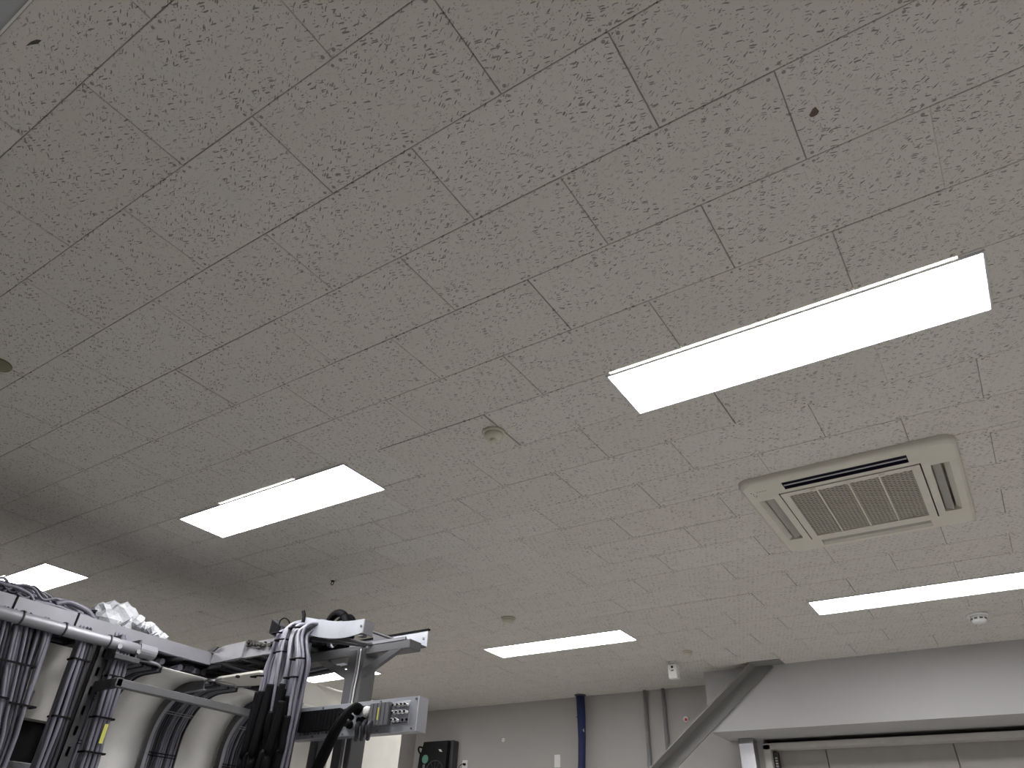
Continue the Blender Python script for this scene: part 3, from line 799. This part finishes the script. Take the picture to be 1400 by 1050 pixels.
hanging_bundle('wide curtain of grey cables hanging from the tray behind the duct pipe', sp1, (-2.75, 1.3, 0), [(1.31, 1.44, 1.965, -2.785, -2.724), (1.455, 1.575, 1.95, -2.785, -2.724), (1.15, 1.28, 2.13, -2.785, -2.724), (1.31, 1.50, 2.12, -2.785, -2.724)], mats=('cable_grey', 'cable_grey', 'cable_dark'), seed=2, sway=0.006)
sp2 = [(1.67 + 0.018*(k % 4), 1.69 + 0.023*(k % 4), -2.775 + 0.022*(k//4), 0.0105) for k in range(12)]
hanging_bundle('narrow tied bundle of grey cables before the black cabinet opening', sp2, (-2.75, 1.65, 0), [(1.662, 1.742, 2.20, -2.787, -2.718), (1.675, 1.765, 1.93, -2.787, -2.718)], mats=('cable_grey', 'cable_grey', 'cable_dark'), seed=3, sway=0.006)
sp3 = [(1.870 + 0.020*(k % 4), 1.895 + 0.025*(k % 4), -2.765 + 0.022*(k//4), 0.0105) for k in range(12)]
hanging_bundle('bundle of bluish grey cables running down the slotted strut post', sp3, (-2.75, 1.87, 0), [(1.868, 1.945, 2.16, -2.777, -2.708), (1.875, 1.972, 1.96, -2.777, -2.708), (1.88, 1.985, 1.80, -2.777, -2.708)], mats=('cable_grey', 'cable_light', 'cable_grey'), seed=4, sway=0.006)
q = at(142, 1003, X=-2.70)
tag(MB().box((-2.705, q.y-0.010, q.z-0.045), (-2.701, q.y+0.010, q.z+0.045)).build('cable_tag', 'tag_yellow'), 'yellow tag tied to the bluish grey cables', 'tag')
# slotted strut post and white upright
t = thing('strut_post', (-2.80, 1.80, 0), 'dark slotted steel strut post under the long cable tray', 'post')
sb = MB(); X0, X1, Y0, Y1 = -2.82, -2.778, 1.800, 1.862
sb.box((X0, Y0, 0), (X1, Y0+0.004, TZ0)); sb.box((X0, Y1-0.004, 0), (X1, Y1, TZ0))
for xa in (X0, X1-0.004):
    sb.box((xa, Y0, 0), (xa+0.004, Y0+0.022, TZ0)); sb.box((xa, Y0+0.038, 0), (xa+0.004, Y1, TZ0))
    zt_ = TZ0
    for k in range(24):
        z = 2.27 - 0.095*k
        sb.box((xa, Y0+0.022, z+0.022), (xa+0.004, Y0+0.038, zt_)); zt_ = z - 0.022
    sb.box((xa, Y0+0.022, 0), (xa+0.004, Y0+0.038, zt_))
sb.build('channel', 'rack_dark', t)
MB().box((X0-0.01, Y0-0.01, 0), (X1+0.01, Y1+0.01, 0.008)).build('base_plate', 'rack_dark', t)
t = MB().box((-2.905, 1.812, 0), (-2.855, 1.872, TZ0+0.001), 0.003).build('upright_post', 'white_cover'); tag(t, 'plain white upright post between the hanging cable bundles', 'post')
# bracket holding strut to tray
t = thing('tray_bracket', (-2.79, 1.86, 2.27), 'galvanized bracket joining the strut post to the cable tray', 'bracket')
MB().box((-2.80, 1.845, 2.24), (-2.69, 1.857, TZ0+0.003), 0.002).build('cheek', 'rack_grey', t)
MB().box((-2.80, 1.957, 2.24), (-2.69, 1.969, TZ0+0.003), 0.002).build('cheek', 'rack_grey', t)
MB().box((-2.70, 1.835, 2.235), (-2.665, 1.98, 2.262), 0.003).build('cross_bar', 'rack_dark', t)
for y in (1.851, 1.963):
    MB().lathe([(0.014, 0), (0.014, 0.012)], (-2.69, y, 2.30), (1,0,0), 6).build('bolt', 'galv', t)
# beige cabinet with black opening
t = thing('equipment_cabinet', (-3.2, 1.4, 0), 'beige equipment cabinet with a black window behind the hanging cables', 'cabinet')
cx = -2.98; wy0, wy1, wz0, wz1 = 1.64, 1.93, 1.742, 1.935
cbx = MB(); cbx.box((-3.55, 0.75, 0), (cx, wy0, 2.30)); cbx.box((-3.55, wy0, 0), (cx, 1.95, wz0)); cbx.box((-3.55, wy0, wz1), (cx, 1.95, 2.30)); cbx.box((-3.55, wy1, wz0), (cx, 1.95, wz1)); cbx.box((-3.55, wy0, wz0), (-3.12, wy1, wz1))
cbx.build('body', 'cabinet_beige', t)
MB().box((-3.119, wy0+0.001, wz0+0.001), (-3.06, wy1-0.001, wz1-0.001)).build('screen', 'black_plastic', t)
MB().box((cx-0.001, wy0-0.02, wz0-0.028), (cx+0.012, wy1+0.02, wz0-0.004), 0.002).build('sill', 'rail_grey', t)
MB().box((cx-0.001, 1.58, 1.955), (cx+0.02, 1.65, 2.06), 0.004).build('junction_plate', 'rail_grey', t)

# ---- curved white covers and cable bends: a vertical sheet that rolls over at the top
VX, VZ, VR = -3.25, 1.96, 0.30
def bend_profile(r, xtop=-2.78, z0=0.0, n=12):
    cx_ = VX + VR; pts = [(cx_ - r, z0)]
    for k in range(n+1):
        a = PI - (PI/2)*k/n
        pts.append((cx_ + r*math.cos(a), VZ + r*math.sin(a)))
    pts.append((xtop, VZ + r)); return pts
def sheet(prof_o, prof_i, y0, y1):
    m_ = MB(); n = len(prof_o); vs = []
    for y in (y0, y1):
        vs += [(x, y, z) for x, z in prof_o] + [(x, y, z) for x, z in prof_i]
    fs = []; K = 2*n
    for i in range(n-1):
        fs += [(i, i+1, K+i+1, K+i), (n+i, K+n+i, K+n+i+1, n+i+1), (i, n+i, n+i+1, i+1), (K+i, K+i+1, K+n+i+1, K+n+i)]
    fs += [(0, K, K+n, n), (n-1, 2*n-1, K+2*n-1, K+n-1)]
    return m_.add(vs, fs)
covers = [(2.20, 2.495, 'curved grey-white cover sheet behind the bluish grey cable bundle'), (2.745, 3.035, 'curved white cover sheet between two cable bends'), (3.285, 3.575, 'curved white cover sheet behind the thick black sleeves')]
for y0, y1, lab in covers:
    o = sheet(bend_profile(0.318), bend_profile(0.314), y0, y1).build('curved_cover', 'white_cover', smooth=True)
    for p_ in o.data.polygons: p_.use_smooth = True
    tag(o, lab, 'cover')
bends = [(1.96, 'curved cable bend with dark cables beside the strut post'), (2.50, 'curved cable bend of dark ribbed cables between two white cover sheets'), (3.04, 'curved cable bend partly behind the thick black sleeves')]
rb = random.Random(31)
for y0, lab in bends:
    t = thing('cable_bend', (VX, y0+0.12, 0), lab, 'cable bend', None)
    fl = sheet(bend_profile(0.322, -2.82, 1.80), bend_profile(0.262, -2.80, 1.80), y0, y0+0.006).build('flange', 'rack_grey', t)
    # rounded end tab
    rim = MB(); pr_ = bend_profile(0.262, -2.80, 1.80); pr2 = bend_profile(0.258, -2.80, 1.80)
    sheet(pr_, pr2, y0, y0+0.022).build('flange_lip', 'rail_grey', t)
    sheet(bend_profile(0.322, -2.80, 1.2), bend_profile(0.290, -2.80, 1.2), y0+0.236, y0+0.241).build('flange', 'rack_grey', t)
    sheet(bend_profile(0.320), bend_profile(0.316), y0+0.006, y0+0.236).build('back_sheet', 'rack_grey', t)
    for k in range(13):
        y = y0 + 0.020 + 0.0165*k; r = 0.0085
        pp = [(x, y + rb.uniform(-0.002, 0.002), z) for x, z in bend_profile(0.302 + rb.uniform(-0.004, 0.004), -2.80, 0.3)]
        MB().tube([pp[0], (pp[0][0], y, 1.0), (pp[0][0], y, 1.7)] + pp[1:], r, 7).build('cable', 'cable_grey' if rb.random() < 0.5 else 'cable_dark', t, smooth=True)
    for z_, a_ in ((1.90, None), (None, 0.62), (1.74, None)):
        c_ = MB()
        for dz in (-0.008, 0.008):
            if z_ is not None: pc = Vector((VX+VR-0.290, 0, z_ + dz))
            else:
                a = PI - a_ + dz*3; pc = Vector((VX+VR+0.290*math.cos(a), 0, VZ+0.290*math.sin(a)))
            c_.tube([(pc.x, y0+0.012, pc.z), (pc.x, y0+0.232, pc.z)], 0.003, 6)
        c_.build('cable_tie', 'cable_light' if z_ is None else 'rubber', t)
    for z_, dx in ((1.82, 0.012), (1.82, 0.040), (1.86, 0.014), (1.86, 0.040), (1.90, 0.03)):
        MB().lathe([(0.0045, 0), (0.0045, 0.002)], (VX-0.022+dx, y0, z_), (0,-1,0), 8).build('bolt', 'module_grey', t)
    # rounded tab where the bend meets the tray
    tb = MB(); pts = []
    for k in range(17):
        a = -PI/2 + PI*k/16; pts.append((-2.86 + 0.13*math.cos(a)*1.0, y0+0.12 + 0.115*math.sin(a), VZ+0.318))
    tb.prism(pts, (0, 0, 0.005)); tb.build('end_tab', 'rail_grey', t)
    rg = MB(); rg.tube([(p_[0], p_[1], p_[2]-0.004) for p_ in pts], 0.006, 6); rg.build('tab_rim', 'galv', t, smooth=True)

# second row of cover tabs on the far side of the tray
t = thing('curved_cover', (-2.85, 2.85, 2.2), 'cream rounded cover tab with small black knob under the cross tray', 'cover')
m_ = MB(); pts = []
q0 = at(318, 926, Z=2.30)
cxx, cyy = q0.x + 0.02, q0.y + 0.02
for k in range(21):
    a = PI/2 + PI*k/20; pts.append((cxx + 0.13*math.cos(a), cyy + 0.11*math.sin(a), 2.275))
pts += [(cxx+0.34, cyy-0.11, 2.275), (cxx+0.46, cyy+0.0, 2.275), (cxx+0.40, cyy+0.20, 2.275)]
m_.prism(pts, (0, 0, 0.012)); m_.build('tab', 'cream_cover', t)
MB().tube([(p_[0], p_[1], 2.273) for p_ in pts[:21]], 0.006, 6).build('rim', 'rail_grey', t, smooth=True)
qk = at(325, 925, Z=2.27); MB().lathe([(0.013, 0), (0.013, 0.012), (0.006, 0.014)], (qk.x, qk.y, 2.276), (0,0,-1), 14).build('knob', 'black_plastic', t)

# ---- lower strut bar running along Y in front of the bends
t = thing('strut_bar', (-2.58, 2.3, 2.10), 'grey steel bar crossing in front of the cable bends', 'bar')
MB().box((-2.60, 1.83, 2.085), (-2.555, 3.05, 2.125), 0.003).build('bar', 'rack_grey', t)
MB().box((-2.78, 1.835, 2.082), (-2.555, 1.865, 2.128), 0.002).build('end_bracket', 'rack_dark', t)
MB().box((-2.60, 3.0, 0), (-2.555, 3.05, 2.0855), 0.002).build('leg', 'rack_grey', t)

# ---- support post with braces and cross arm
PX, PY = -1.60, 2.60
t = thing('support_post', (PX, PY, 0), 'grey steel support post with cross arm and two diagonal braces', 'post')
MB().box((PX-0.062, PY-0.05, 0), (PX+0.062, PY+0.05, 2.335), 0.004).build('column', 'rack_grey', t)
MB().box((-2.02, PY-0.045, 2.300), (-1.235, PY+0.045, 2.345), 0.003).build('cross_arm', 'rack_grey', t)
for s in (-1, 1):
    x1_, x0_ = PX + s*0.31, PX + s*0.05
    MB().prism([(x0_, PY-0.047, 2.180), (x1_, PY-0.047, 2.301), (x1_-s*0.08, PY-0.047, 2.301), (x0_, PY-0.047, 2.225)], (0, 0.025, 0)).build('brace', 'rack_grey', t)
MB().tube(smooth_pts([(PX+0.015, PY-0.054, 2.33), (PX+0.02, PY-0.056, 2.2), (PX+0.012, PY-0.056, 2.06), (PX+0.015, PY-0.056, 1.5), (PX+0.015, PY-0.056, 0.3)]), 0.006, 7).build('conduit', 'cable_light', t, smooth=True)
MB().tube(smooth_pts([(PX+0.03, PY-0.054, 2.33), (PX+0.034, PY-0.056, 2.2), (PX+0.028, PY-0.056, 2.06), (PX+0.03, PY-0.056, 1.5), (PX+0.03, PY-0.056, 0.3)]), 0.004, 7).build('conduit', 'white_plastic', t, smooth=True)

# ---- open channel end of the tray, and the bowed aluminium guide plate
t = thing('tray_end_channel', (-1.5, 2.6, 2.345), 'open aluminium channel end resting on the post cross arm', 'cable tray')
MB().box((-1.98, 2.556, 2.345), (-1.27, 2.73, 2.351)).build('bottom', 'rack_grey', t)
MB().box((-1.98, 2.724, 2.345), (-1.27, 2.73, 2.435)).build('side', 'alu', t)
MB().box((-1.98, 2.718, 2.435), (-1.262, 2.736, 2.443)).build('edge_trim', 'rubber', t)
MB().prism([(-1.53, 2.60, 2.352), (-1.35, 2.60, 2.352), (-1.56, 2.60, 2.43)], (0, 0.008, 0)).build('dark_triangle', 'module_grey', t)  # dark triangular plate in front of the channel side
MB().tube([(-1.565, 2.60, 2.435), (-1.345, 2.60, 2.355)], 0.007, 8).build('stay', 'rack_dark', t)
MB().box((-1.52, 2.552, 2.3455), (-1.27, 2.562, 2.360)).build('front_lip', 'rail_grey', t)
MB().lathe([(0.008, 0), (0.007, 0.004)], (-1.295, 2.724, 2.395), (0,-1,0), 12).build('screw', 'galv', t)
MB().tube(smooth_pts([(-1.86, 2.45, 2.39), (-1.72, 2.47, 2.365), (-1.60, 2.52, 2.352), (-1.53, 2.58, 2.348)]), 0.010, 8).build('stay', 'rack_grey', t, smooth=True)
MB().tube(smooth_pts([(-1.70, 2.44, 2.375), (-1.60, 2.47, 2.36), (-1.53, 2.53, 2.350), (-1.48, 2.585, 2.346)]), 0.010, 8).build('stay', 'rack_grey', t, smooth=True)
t = thing('guide_plate', (-1.67, 2.40, 2.36), 'bowed bright aluminium guide plate above the big cable bundle', 'plate')
m_ = MB(); nn = 14; vs = []
for k in range(nn+1):
    f = k/nn; x = -1.905 + 0.475*f
    yb = 2.40 + 0.03*math.sin(PI*f) ; sag = 0.018*math.sin(PI*f)
    zt = 2.505 - 0.075*f - sag*0.6; zb = 2.415 - 0.055*f - sag*1.2
    vs += [(x, yb, zb), (x, yb, zt), (x, yb+0.005, zb), (x, yb+0.005, zt)]
fs = []
for k in range(nn):
    a = 4*k; b = 4*(k+1)
    fs += [(a, b, b+1, a+1), (a+2, a+3, b+3, b+2), (a, a+2, b+2, b), (a+1, b+1, b+3, a+3)]
fs += [(0, 1, 3, 2), (4*nn, 4*nn+2, 4*nn+3, 4*nn+1)]
m_.add(vs, fs); o = m_.build('plate', 'alu', t)
MB().tube(smooth_pts([(-1.915, 2.395, 2.535), (-1.900, 2.397, 2.50), (-1.905, 2.397, 2.45), (-1.925, 2.397, 2.405)]), 0.010, 8).build('edge_trim', 'rubber', t, smooth=True)
MB().box((-1.431, 2.40, 2.356), (-1.425, 2.47, 2.425)).build('return_flange', 'rail_grey', t)
MB().lathe([(0.007, 0), (0.006, 0.004)], (-1.447, 2.402, 2.395), (0,-1,0), 12).build('screw', 'module_grey', t)
for px in ((-1.88, 2.42), (-1.45, 2.42)):
    MB().box((px[0]-0.015, px[1]-0.012, 2.345), (px[0]+0.015, px[1]+0.02, 2.40)).build('foot', 'rack_grey', t)
# black coil on top of the tray
t = thing('cable_coil', (-1.84, 2.60, 2.36), 'black rubber hose coil standing on the tray behind the aluminium plate', 'coil')
MB().ring((-1.85, 2.60, 2.465), 0.105, 0.022, (0.15, 1, 0.1), 40, 10).build('hose', 'rubber', t, smooth=True)
MB().ring((-1.845, 2.645, 2.462), 0.100, 0.020, (0.15, 1, -0.1), 40, 10).build('hose', 'rubber', t, smooth=True)
MB().ring((-1.84, 2.62, 2.450), 0.075, 0.008, (0.1, 1, 0.1), 30, 8).build('band', 'cable_light', t, smooth=True)

# ---- big hanging bundle of light grey cables with black sleeves
t = thing('cable_bundle', (-1.95, 2.40, 0), 'big bundle of light grey cables ending in thick black sleeves', 'cables')
rk = random.Random(77)
for k in range(34):
    f = (k % 17)/16; back = k >= 17
    xt = -2.03 + 0.19*f + rk.uniform(-0.010, 0.010); xm = -2.075 + 0.29*f + rk.uniform(-0.016, 0.016); xb = -2.07 + 0.29*f + rk.uniform(-0.016, 0.016)
    yy = (2.395 if back else 2.345) + rk.uniform(-0.02, 0.02); r = rk.uniform(0.0085, 0.0115)
    P = [(xt+0.10, 2.56, 2.42), (xt+0.05, 2.48, 2.475 + rk.uniform(-0.02, 0.02)), (xt+0.01, yy+0.03, 2.445 + rk.uniform(-0.02, 0.015)), (xt, yy, 2.38), (xm, yy + rk.uniform(-0.015, 0.015), 2.24), (xm*0.5+xb*0.5, yy, 2.07), (xb, yy + rk.uniform(-0.015, 0.015), 1.87), (xb-0.01, yy, 1.5), (xb, yy, 0.4)]
    if not back and 1 < k < 15: P = P[:6] + [(P[6][0], P[6][1]+0.01, 1.97)]
    cable(P, r, 'cable_light' if rk.random() < 0.7 else 'cable_grey', t)
for k in range(15):
    f = k/14; x0_ = -2.055 + 0.26*f + rk.uniform(-0.008, 0.008); y_ = 2.325 + rk.uniform(-0.025, 0.025); zt = 2.05 + rk.uniform(-0.05, 0.09)
    if k in (0, 1, 14): zt = 1.98
    P = [(x0_, y_, zt), (x0_ - 0.003, y_, zt-0.08), (x0_ - 0.005 + rk.uniform(-0.012, 0.012), y_ + rk.uniform(-0.015, 0.015), 1.83), (x0_-0.01 + rk.uniform(-0.02, 0.02), y_, 1.65), (x0_-0.01, y_, 0.3)]
    sl_ = cable(P, rk.uniform(0.015, 0.021), 'rubber', t, 'sleeve', n=10)
for k in range(2):
    P = [(-1.90 + 0.05*k, 2.43, 2.36), (-1.90 + 0.06*k, 2.435, 2.1), (-1.90 + 0.06*k, 2.435, 1.85), (-1.90 + 0.06*k, 2.435, 0.4)]
    cable(P, 0.014, 'cable_dark', t)
for (x0_, x1_, z, y_) in ((-2.13, -2.06, 2.19, 2.30), (-1.99, -1.92, 2.30, 2.30), (-1.84, -1.77, 2.25, 2.30), (-1.86, -1.79, 2.16, 2.30), (-2.0, -1.93, 2.365, 2.30), (-1.95, -1.88, 2.43, 2.33), (-2.05, -1.99, 2.41, 2.31)):
    MB().tube(smooth_pts([(x0_, y_+0.05, z+0.006), (x0_+0.005, y_+0.012, z), ((x0_+x1_)/2, y_, z-0.004), (x1_-0.005, y_+0.012, z), (x1_, y_+0.05, z+0.006)]), 0.005, 6).build('cable_tie', 'rubber', t, smooth=True)
# thin loop and black connector box on the rail
t = thing('connector_box', (-2.16, 2.46, 2.46), 'black connector plate tilted on the cross tray beside the big bundle', 'connector')
c4 = [at(372, 845, Y=2.44), at(386, 856, Y=2.44), at(382, 874, Y=2.44), at(367, 866, Y=2.44)]
m_ = MB(); m_.prism(c4, (0.0, 0.05, 0.0)); m_.build('body', 'rack_dark', t)
c5 = [p_ * 0.82 + (c4[0]+c4[1]+c4[2]+c4[3])/4 * 0.18 for p_ in c4]
m_ = MB(); m_.prism([p_ + Vector((0, -0.004, 0)) for p_ in c5], (0, 0.01, 0)); m_.build('insert', 'rubber', t)
MB().tube(smooth_pts([at(381, 858, Y=2.43), at(383, 849, Y=2.42), at(389, 845, Y=2.42), at(395, 849, Y=2.43), at(396, 855, Y=2.45)]), 0.0035, 6).build('wire_loop', 'rubber', t, smooth=True)

# ---- connector panel on the post
def panel():
    Yp = 2.48; X0, X1 = -1.915, -1.072; Zb_, Zt = 1.895, 2.045
    t = thing('connector_rack', ((X0+X1)/2, Yp, Zb_), 'pale grey metal connector panel with black plugs and silver sockets', 'connector rack')
    MB().box((X0, Yp, Zb_), (X1, Yp+0.006, Zt), 0.001).build('front_plate', 'alu', t)
    sh = MB(); sh.box((X1-0.004, Yp+0.006, Zb_), (X1, Yp+0.075, Zt)); sh.box((X0, Yp+0.006, Zb_), (X1-0.004, Yp+0.060, Zb_+0.004)); sh.box((X0, Yp+0.006, Zt-0.004), (X1-0.004, Yp+0.075, Zt))
    sh.build('housing', 'rail_grey', t)
    W_ = X1 - X0
    def S(f): return X0 + W_*f
    for f, z in ((0.985, Zt-0.012), (0.97, Zb_+0.012), (0.5, Zt-0.010), (0.25, Zt-0.010), (0.72, Zt-0.010), (0.72, Zb_+0.010), (0.45, Zb_+0.010), (0.2, Zb_+0.01)):
        MB().lathe([(0.006, 0), (0.0045, 0.004)], (S(f), Yp, z), (0,-1,0), 10).build('screw', 'module_grey', t)
    # ten black module slots
    for k in range(11):
        x = S(0.085 + 0.031*k)
        s = MB(); s.box((x, Yp-0.022, Zb_+0.030), (x+W_*0.027, Yp+0.001, Zt-0.022), 0.002)
        o = s.build('black_module', 'rubber', t)
        MB().box((x+0.006, Yp-0.010, Zb_+0.018), (x+W_*0.027-0.006, Yp+0.001, Zb_+0.030)).build('latch', 'rail_grey' if k % 3 == 0 else 'module_grey', o)
    # round sockets with black plugs
    for f, z in ((0.455, 0.105), (0.50, 0.05), (0.545, 0.11), (0.60, 0.06)):
        MB().lathe([(0.020, 0), (0.020, 0.012), (0.014, 0.014), (0.014, 0.035)], (S(f), Yp, Zb_+z), (0,-1,0), 16).build('plug', 'rubber', t, smooth=True)
    MB().lathe([(0.013, 0), (0.013, 0.03), (0.009, 0.034)], (S(0.565), Yp-0.03, Zb_+0.118), (0,-1,0), 16).build('yellow_cap', 'yellow', t, smooth=True)
    MB().lathe([(0.026, 0), (0.026, 0.02), (0.020, 0.030), (0.012, 0.032)], (S(0.635), Yp, Zb_+0.098), (0,-1,0), 20).build('white_knob', 'white_plastic', t, smooth=True)
    MB().box((S(0.585), Yp-0.004, Zt-0.030), (S(0.66), Yp+0.001, Zt-0.020)).build('dark_label', 'module_grey', t)
    # breaker modules
    for k in range(5):
        x = S(0.665 + 0.030*k)
        o = MB().box((x, Yp-0.026, Zb_+0.030), (x+W_*0.0285, Yp+0.001, Zt-0.018), 0.003).build('breaker', 'module_grey', t)
        if k == 2: MB().box((x+0.007, Yp-0.0275, Zb_+0.055), (x+0.015, Yp-0.025, Zt-0.040)).build('yellow_strip', 'tag_yellow', o)
    for k in range(3):
        x = S(0.60 + 0.045*k)
        MB().tube(smooth_pts([(x, Yp-0.02, Zb_+0.055), (x+0.01, Yp-0.045, Zb_+0.03), (x+0.005, Yp-0.035, Zb_-0.005), (x-0.02, Yp-0.01, Zb_-0.02)]), 0.011, 8).build('stub_cable', 'cable_dark', t, smooth=True)
    # coax socket field
    MB().box((S(0.825), Yp-0.003, Zb_+0.032), (S(0.945), Yp+0.001, Zt-0.018), 0.001).build('socket_plate', 'alu', t)
    for i in range(3):
        for j in range(4):
            x = S(0.840 + 0.0295*j); z = Zt - 0.036 - 0.032*i
            if i == 2 and j > 1:
                MB().lathe([(0.006, 0), (0.006, 0.004)], (x+0.004, Yp-0.003, z), (0,-1,0), 10).build('blank_hole', 'rubber', t); continue
            c_ = MB().lathe([(0.0105, 0), (0.0105, 0.008), (0.0080, 0.010), (0.0080, 0.024), (0.0065, 0.025)], (x+0.004, Yp-0.003, z), (0,-1,0), 12).build('coax_socket', 'chrome', t, smooth=True)
            MB().lathe([(0.0050, 0), (0.0050, 0.001)], (x+0.004, Yp-0.0285, z), (0,-1,0), 10).build('socket_hole', 'rubber', c_)
    MB().box((S(0.83), Yp-0.0045, Zb_+0.036), (S(0.94), Yp-0.002, Zb_+0.042)).build('legend_strip', 'module_grey', t)
    # thick black cables leaving to the lower left
    for k, (f, z, r) in enumerate(((0.60, 0.110, 0.015), (0.575, 0.10, 0.016), (0.53, 0.075, 0.013))):
        a_ = Vector((S(f), Yp-0.02, Zb_+z))
        P = [a_, a_ + Vector((0.01, -0.06, 0.005)), a_ + Vector((-0.03, -0.075, -0.05)), a_ + Vector((-0.10, -0.06, -0.14)), a_ + Vector((-0.17, -0.04, -0.24)), a_ + Vector((-0.28, -0.02, -0.36)), a_ + Vector((-0.32, 0, -0.7))]
        cable(P, r, 'rubber', t, 'thick_cable', n=10)
    return t
panel()
# leg below the panel
t = thing('strut_post', (-1.86, 2.62, 0), 'grey channel upright below the connector panel', 'post')
MB().box((-1.89, 2.60, 0), (-1.84, 2.66, 2.05), 0.003).build('channel', 'rack_grey', t)
MB().box((-1.842, 2.61, 0), (-1.79, 2.65, 1.93), 0.003).build('inner_channel', 'galv', t)
MB().box((-1.89, 2.555, 1.93), (-1.79, 2.61, 1.96), 0.002).build('panel_bracket', 'rack_grey', t)

# ---- cream hood beyond the post
def hood():
    y0, y1 = 3.75, 4.55
    pr_ = []
    for k in range(13):
        f = k/12
        a = PI/2*(1-f)
        pr_.append((-3.62 + 0.62*math.cos(a), 2.24 + 0.37*math.sin(a)))
    pr_.append((-3.04, 0.0))
    pi_ = [(x-0.03, z-0.015) for x, z in pr_[:-1]] + [(-3.07, 0.0)]
    pts = [(-4.0, y0, 0), (-4.0, y0, 2.58), (-3.8, y0, 2.61)] + [(x, y0, z) for x, z in pr_]
    o = MB().prism(pts, (0, y1-y0, 0)).build('rounded_hood', 'cream_cover')
    tag(o, 'cream rounded equipment hood standing behind the support post', 'hood')
hood()

# ---- loose cables, wrap and hose on top of the long tray
def lay(pp, dz, X):
    return [at(x, y, X=X) for x, y in pp]
rl = random.Random(9)
t = thing('cable_bundle', (-3.0, 1.5, TZ1), 'tangled loose grey cables piled on top of the long tray', 'cables')
paths = [[(-20,790),(10,800),(22,803),(40,812),(46,822),(44,830)], [(-20,800),(5,806),(20,812),(36,816),(45,829)], [(-10,812),(10,810),(25,804),(40,806),(47,815),(46,826)],
         [(46,822),(58,818),(75,822),(95,826),(110,833),(122,845)], [(44,826),(60,825),(80,830),(100,838),(118,846),(130,850)], [(50,824),(70,829),(90,836),(104,841)],
         [(60,820),(85,822),(105,830),(115,838),(128,848)], [(-10,806),(12,800),(30,808),(42,812)], [(75,826),(92,823),(108,829),(120,836),(127,846)], [(-20, 808), (4,812), (20,815), (34,819), (50,826)]]
for k, pp in enumerate(paths):
    P = [at(x, y, X=-2.86 - 0.03*(k % 4)) for x, y in pp]
    P = [Vector((p_.x, p_.y, max(p_.z, TZ1+0.012))) for p_ in P]
    cable(P, 0.0095 + 0.003*(k % 3), ('cable_grey', 'cable_light', 'cable_grey', 'cable_dark')[k % 4], t)
for k in range(12):
    ya = rl.uniform(1.0, 1.35); yb = ya + rl.uniform(0.25, 0.5); x_ = -2.85 - rl.uniform(0, 0.10)
    P = [(x_ + rl.uniform(-0.02, 0.02), ya + (yb-ya)*f_, TZ1 + 0.012 + 0.075*rl.random()*(1 if 0 < f_ < 1 else 0.3)) for f_ in (0, 0.2, 0.4, 0.6, 0.8, 1)]
    cable(P, rl.uniform(0.006, 0.010), rl.choice(('cable_light', 'cable_grey', 'white_plastic', 'cable_light', 'cable_dark')), t)
P = [at(x, y, X=-2.9) for x, y in [(-15,790),(10,796),(40,803),(58,809),(70,816),(78,824)]]
cable(P, 0.004, 'cable_light', t, 'thin_wire')
t = thing('hose_coil', (-2.9, 2.0, TZ1), 'loops of black hose lying on the long tray beside the clear bag', 'hose')
yc = at(138, 850, X=-2.9).y
for k in range(5):
    rr_ = 0.125 - 0.016*k; x_ = -2.86 - 0.024*k
    P = [(x_ - 0.10*math.sin(a)*0.3, yc + 0.012*k - rr_*math.cos(a), TZ1 - 0.012 + 0.080*(rr_/0.125)*math.sin(a)) for a in [PI*i_/10 for i_ in range(11)]]
    MB().tube(P, 0.011, 8).build('hose', 'rubber' if k % 2 == 0 else 'cable_dark', t, smooth=True)
# clear bag: a crumpled tent of film
def crumpled(name, label, cat, ctr, size, seed, material, stretch=None):
    rr = random.Random(seed); bm = bmesh.new()
    bmesh.ops.create_icosphere(bm, subdivisions=3, radius=1)
    for vv in bm.verts:
        c0 = vv.co.copy(); n = 1 + 0.45*mnoise.noise(c0*1.9 + Vector((seed, 0, 0))) + 0.25*mnoise.noise(c0*4.5 + Vector((0, seed, 0)))
        vv.co = Vector((c0.x*size[0]*n, c0.y*size[1]*n, max(c0.z, -0.55)*size[2]*n))
    m_ = MB(); m_.addbm(bm); m_.v = [tuple(Vector(v) + Vector(ctr)) for v in m_.v]
    o = m_.build(name, material, smooth=False); tag(o, label, cat); return o
q = at(152, 848, X=-2.88); crumpled('plastic_bag', 'crumpled clear plastic bag on the long tray', 'bag', (q.x-0.02, q.y+0.02, TZ1+0.055), (0.075, 0.13, 0.085), 4, 'clear_wrap')
q = at(164, 853, X=-2.83)
t = thing('wrapped_tube', (q.x, q.y, q.z-0.03), 'short white tube end poking out of the clear bag', 'tube')
MB().tube([(q.x, q.y, q.z), (q.x-0.12, q.y-0.10, q.z+0.0)], 0.020, 14, cap=False).build('tube', 'white_plastic', t, smooth=True)
# long crumpled wrap lying towards the corner
a_, b_ = at(180, 842, X=-2.88), at(226, 876, X=-2.84)
pts = []; rads = []
for k in range(22):
    f = k/21; pts.append(a_ + (b_-a_)*f + Vector((rl.uniform(-0.012, 0.012), rl.uniform(-0.01, 0.01), rl.uniform(-0.008, 0.012))))
    rads.append((0.036 if 0.05 < f < 0.95 else 0.015)*rl.uniform(0.65, 1.15) * (0.6 if 0.66 < f < 0.74 else 1))
o = MB().tube(pts, 0.03, 10, rads=rads).build('foil_roll', 'wrap_white'); tag(o, 'crumpled white plastic wrap roll lying along the tray edge', 'wrap')
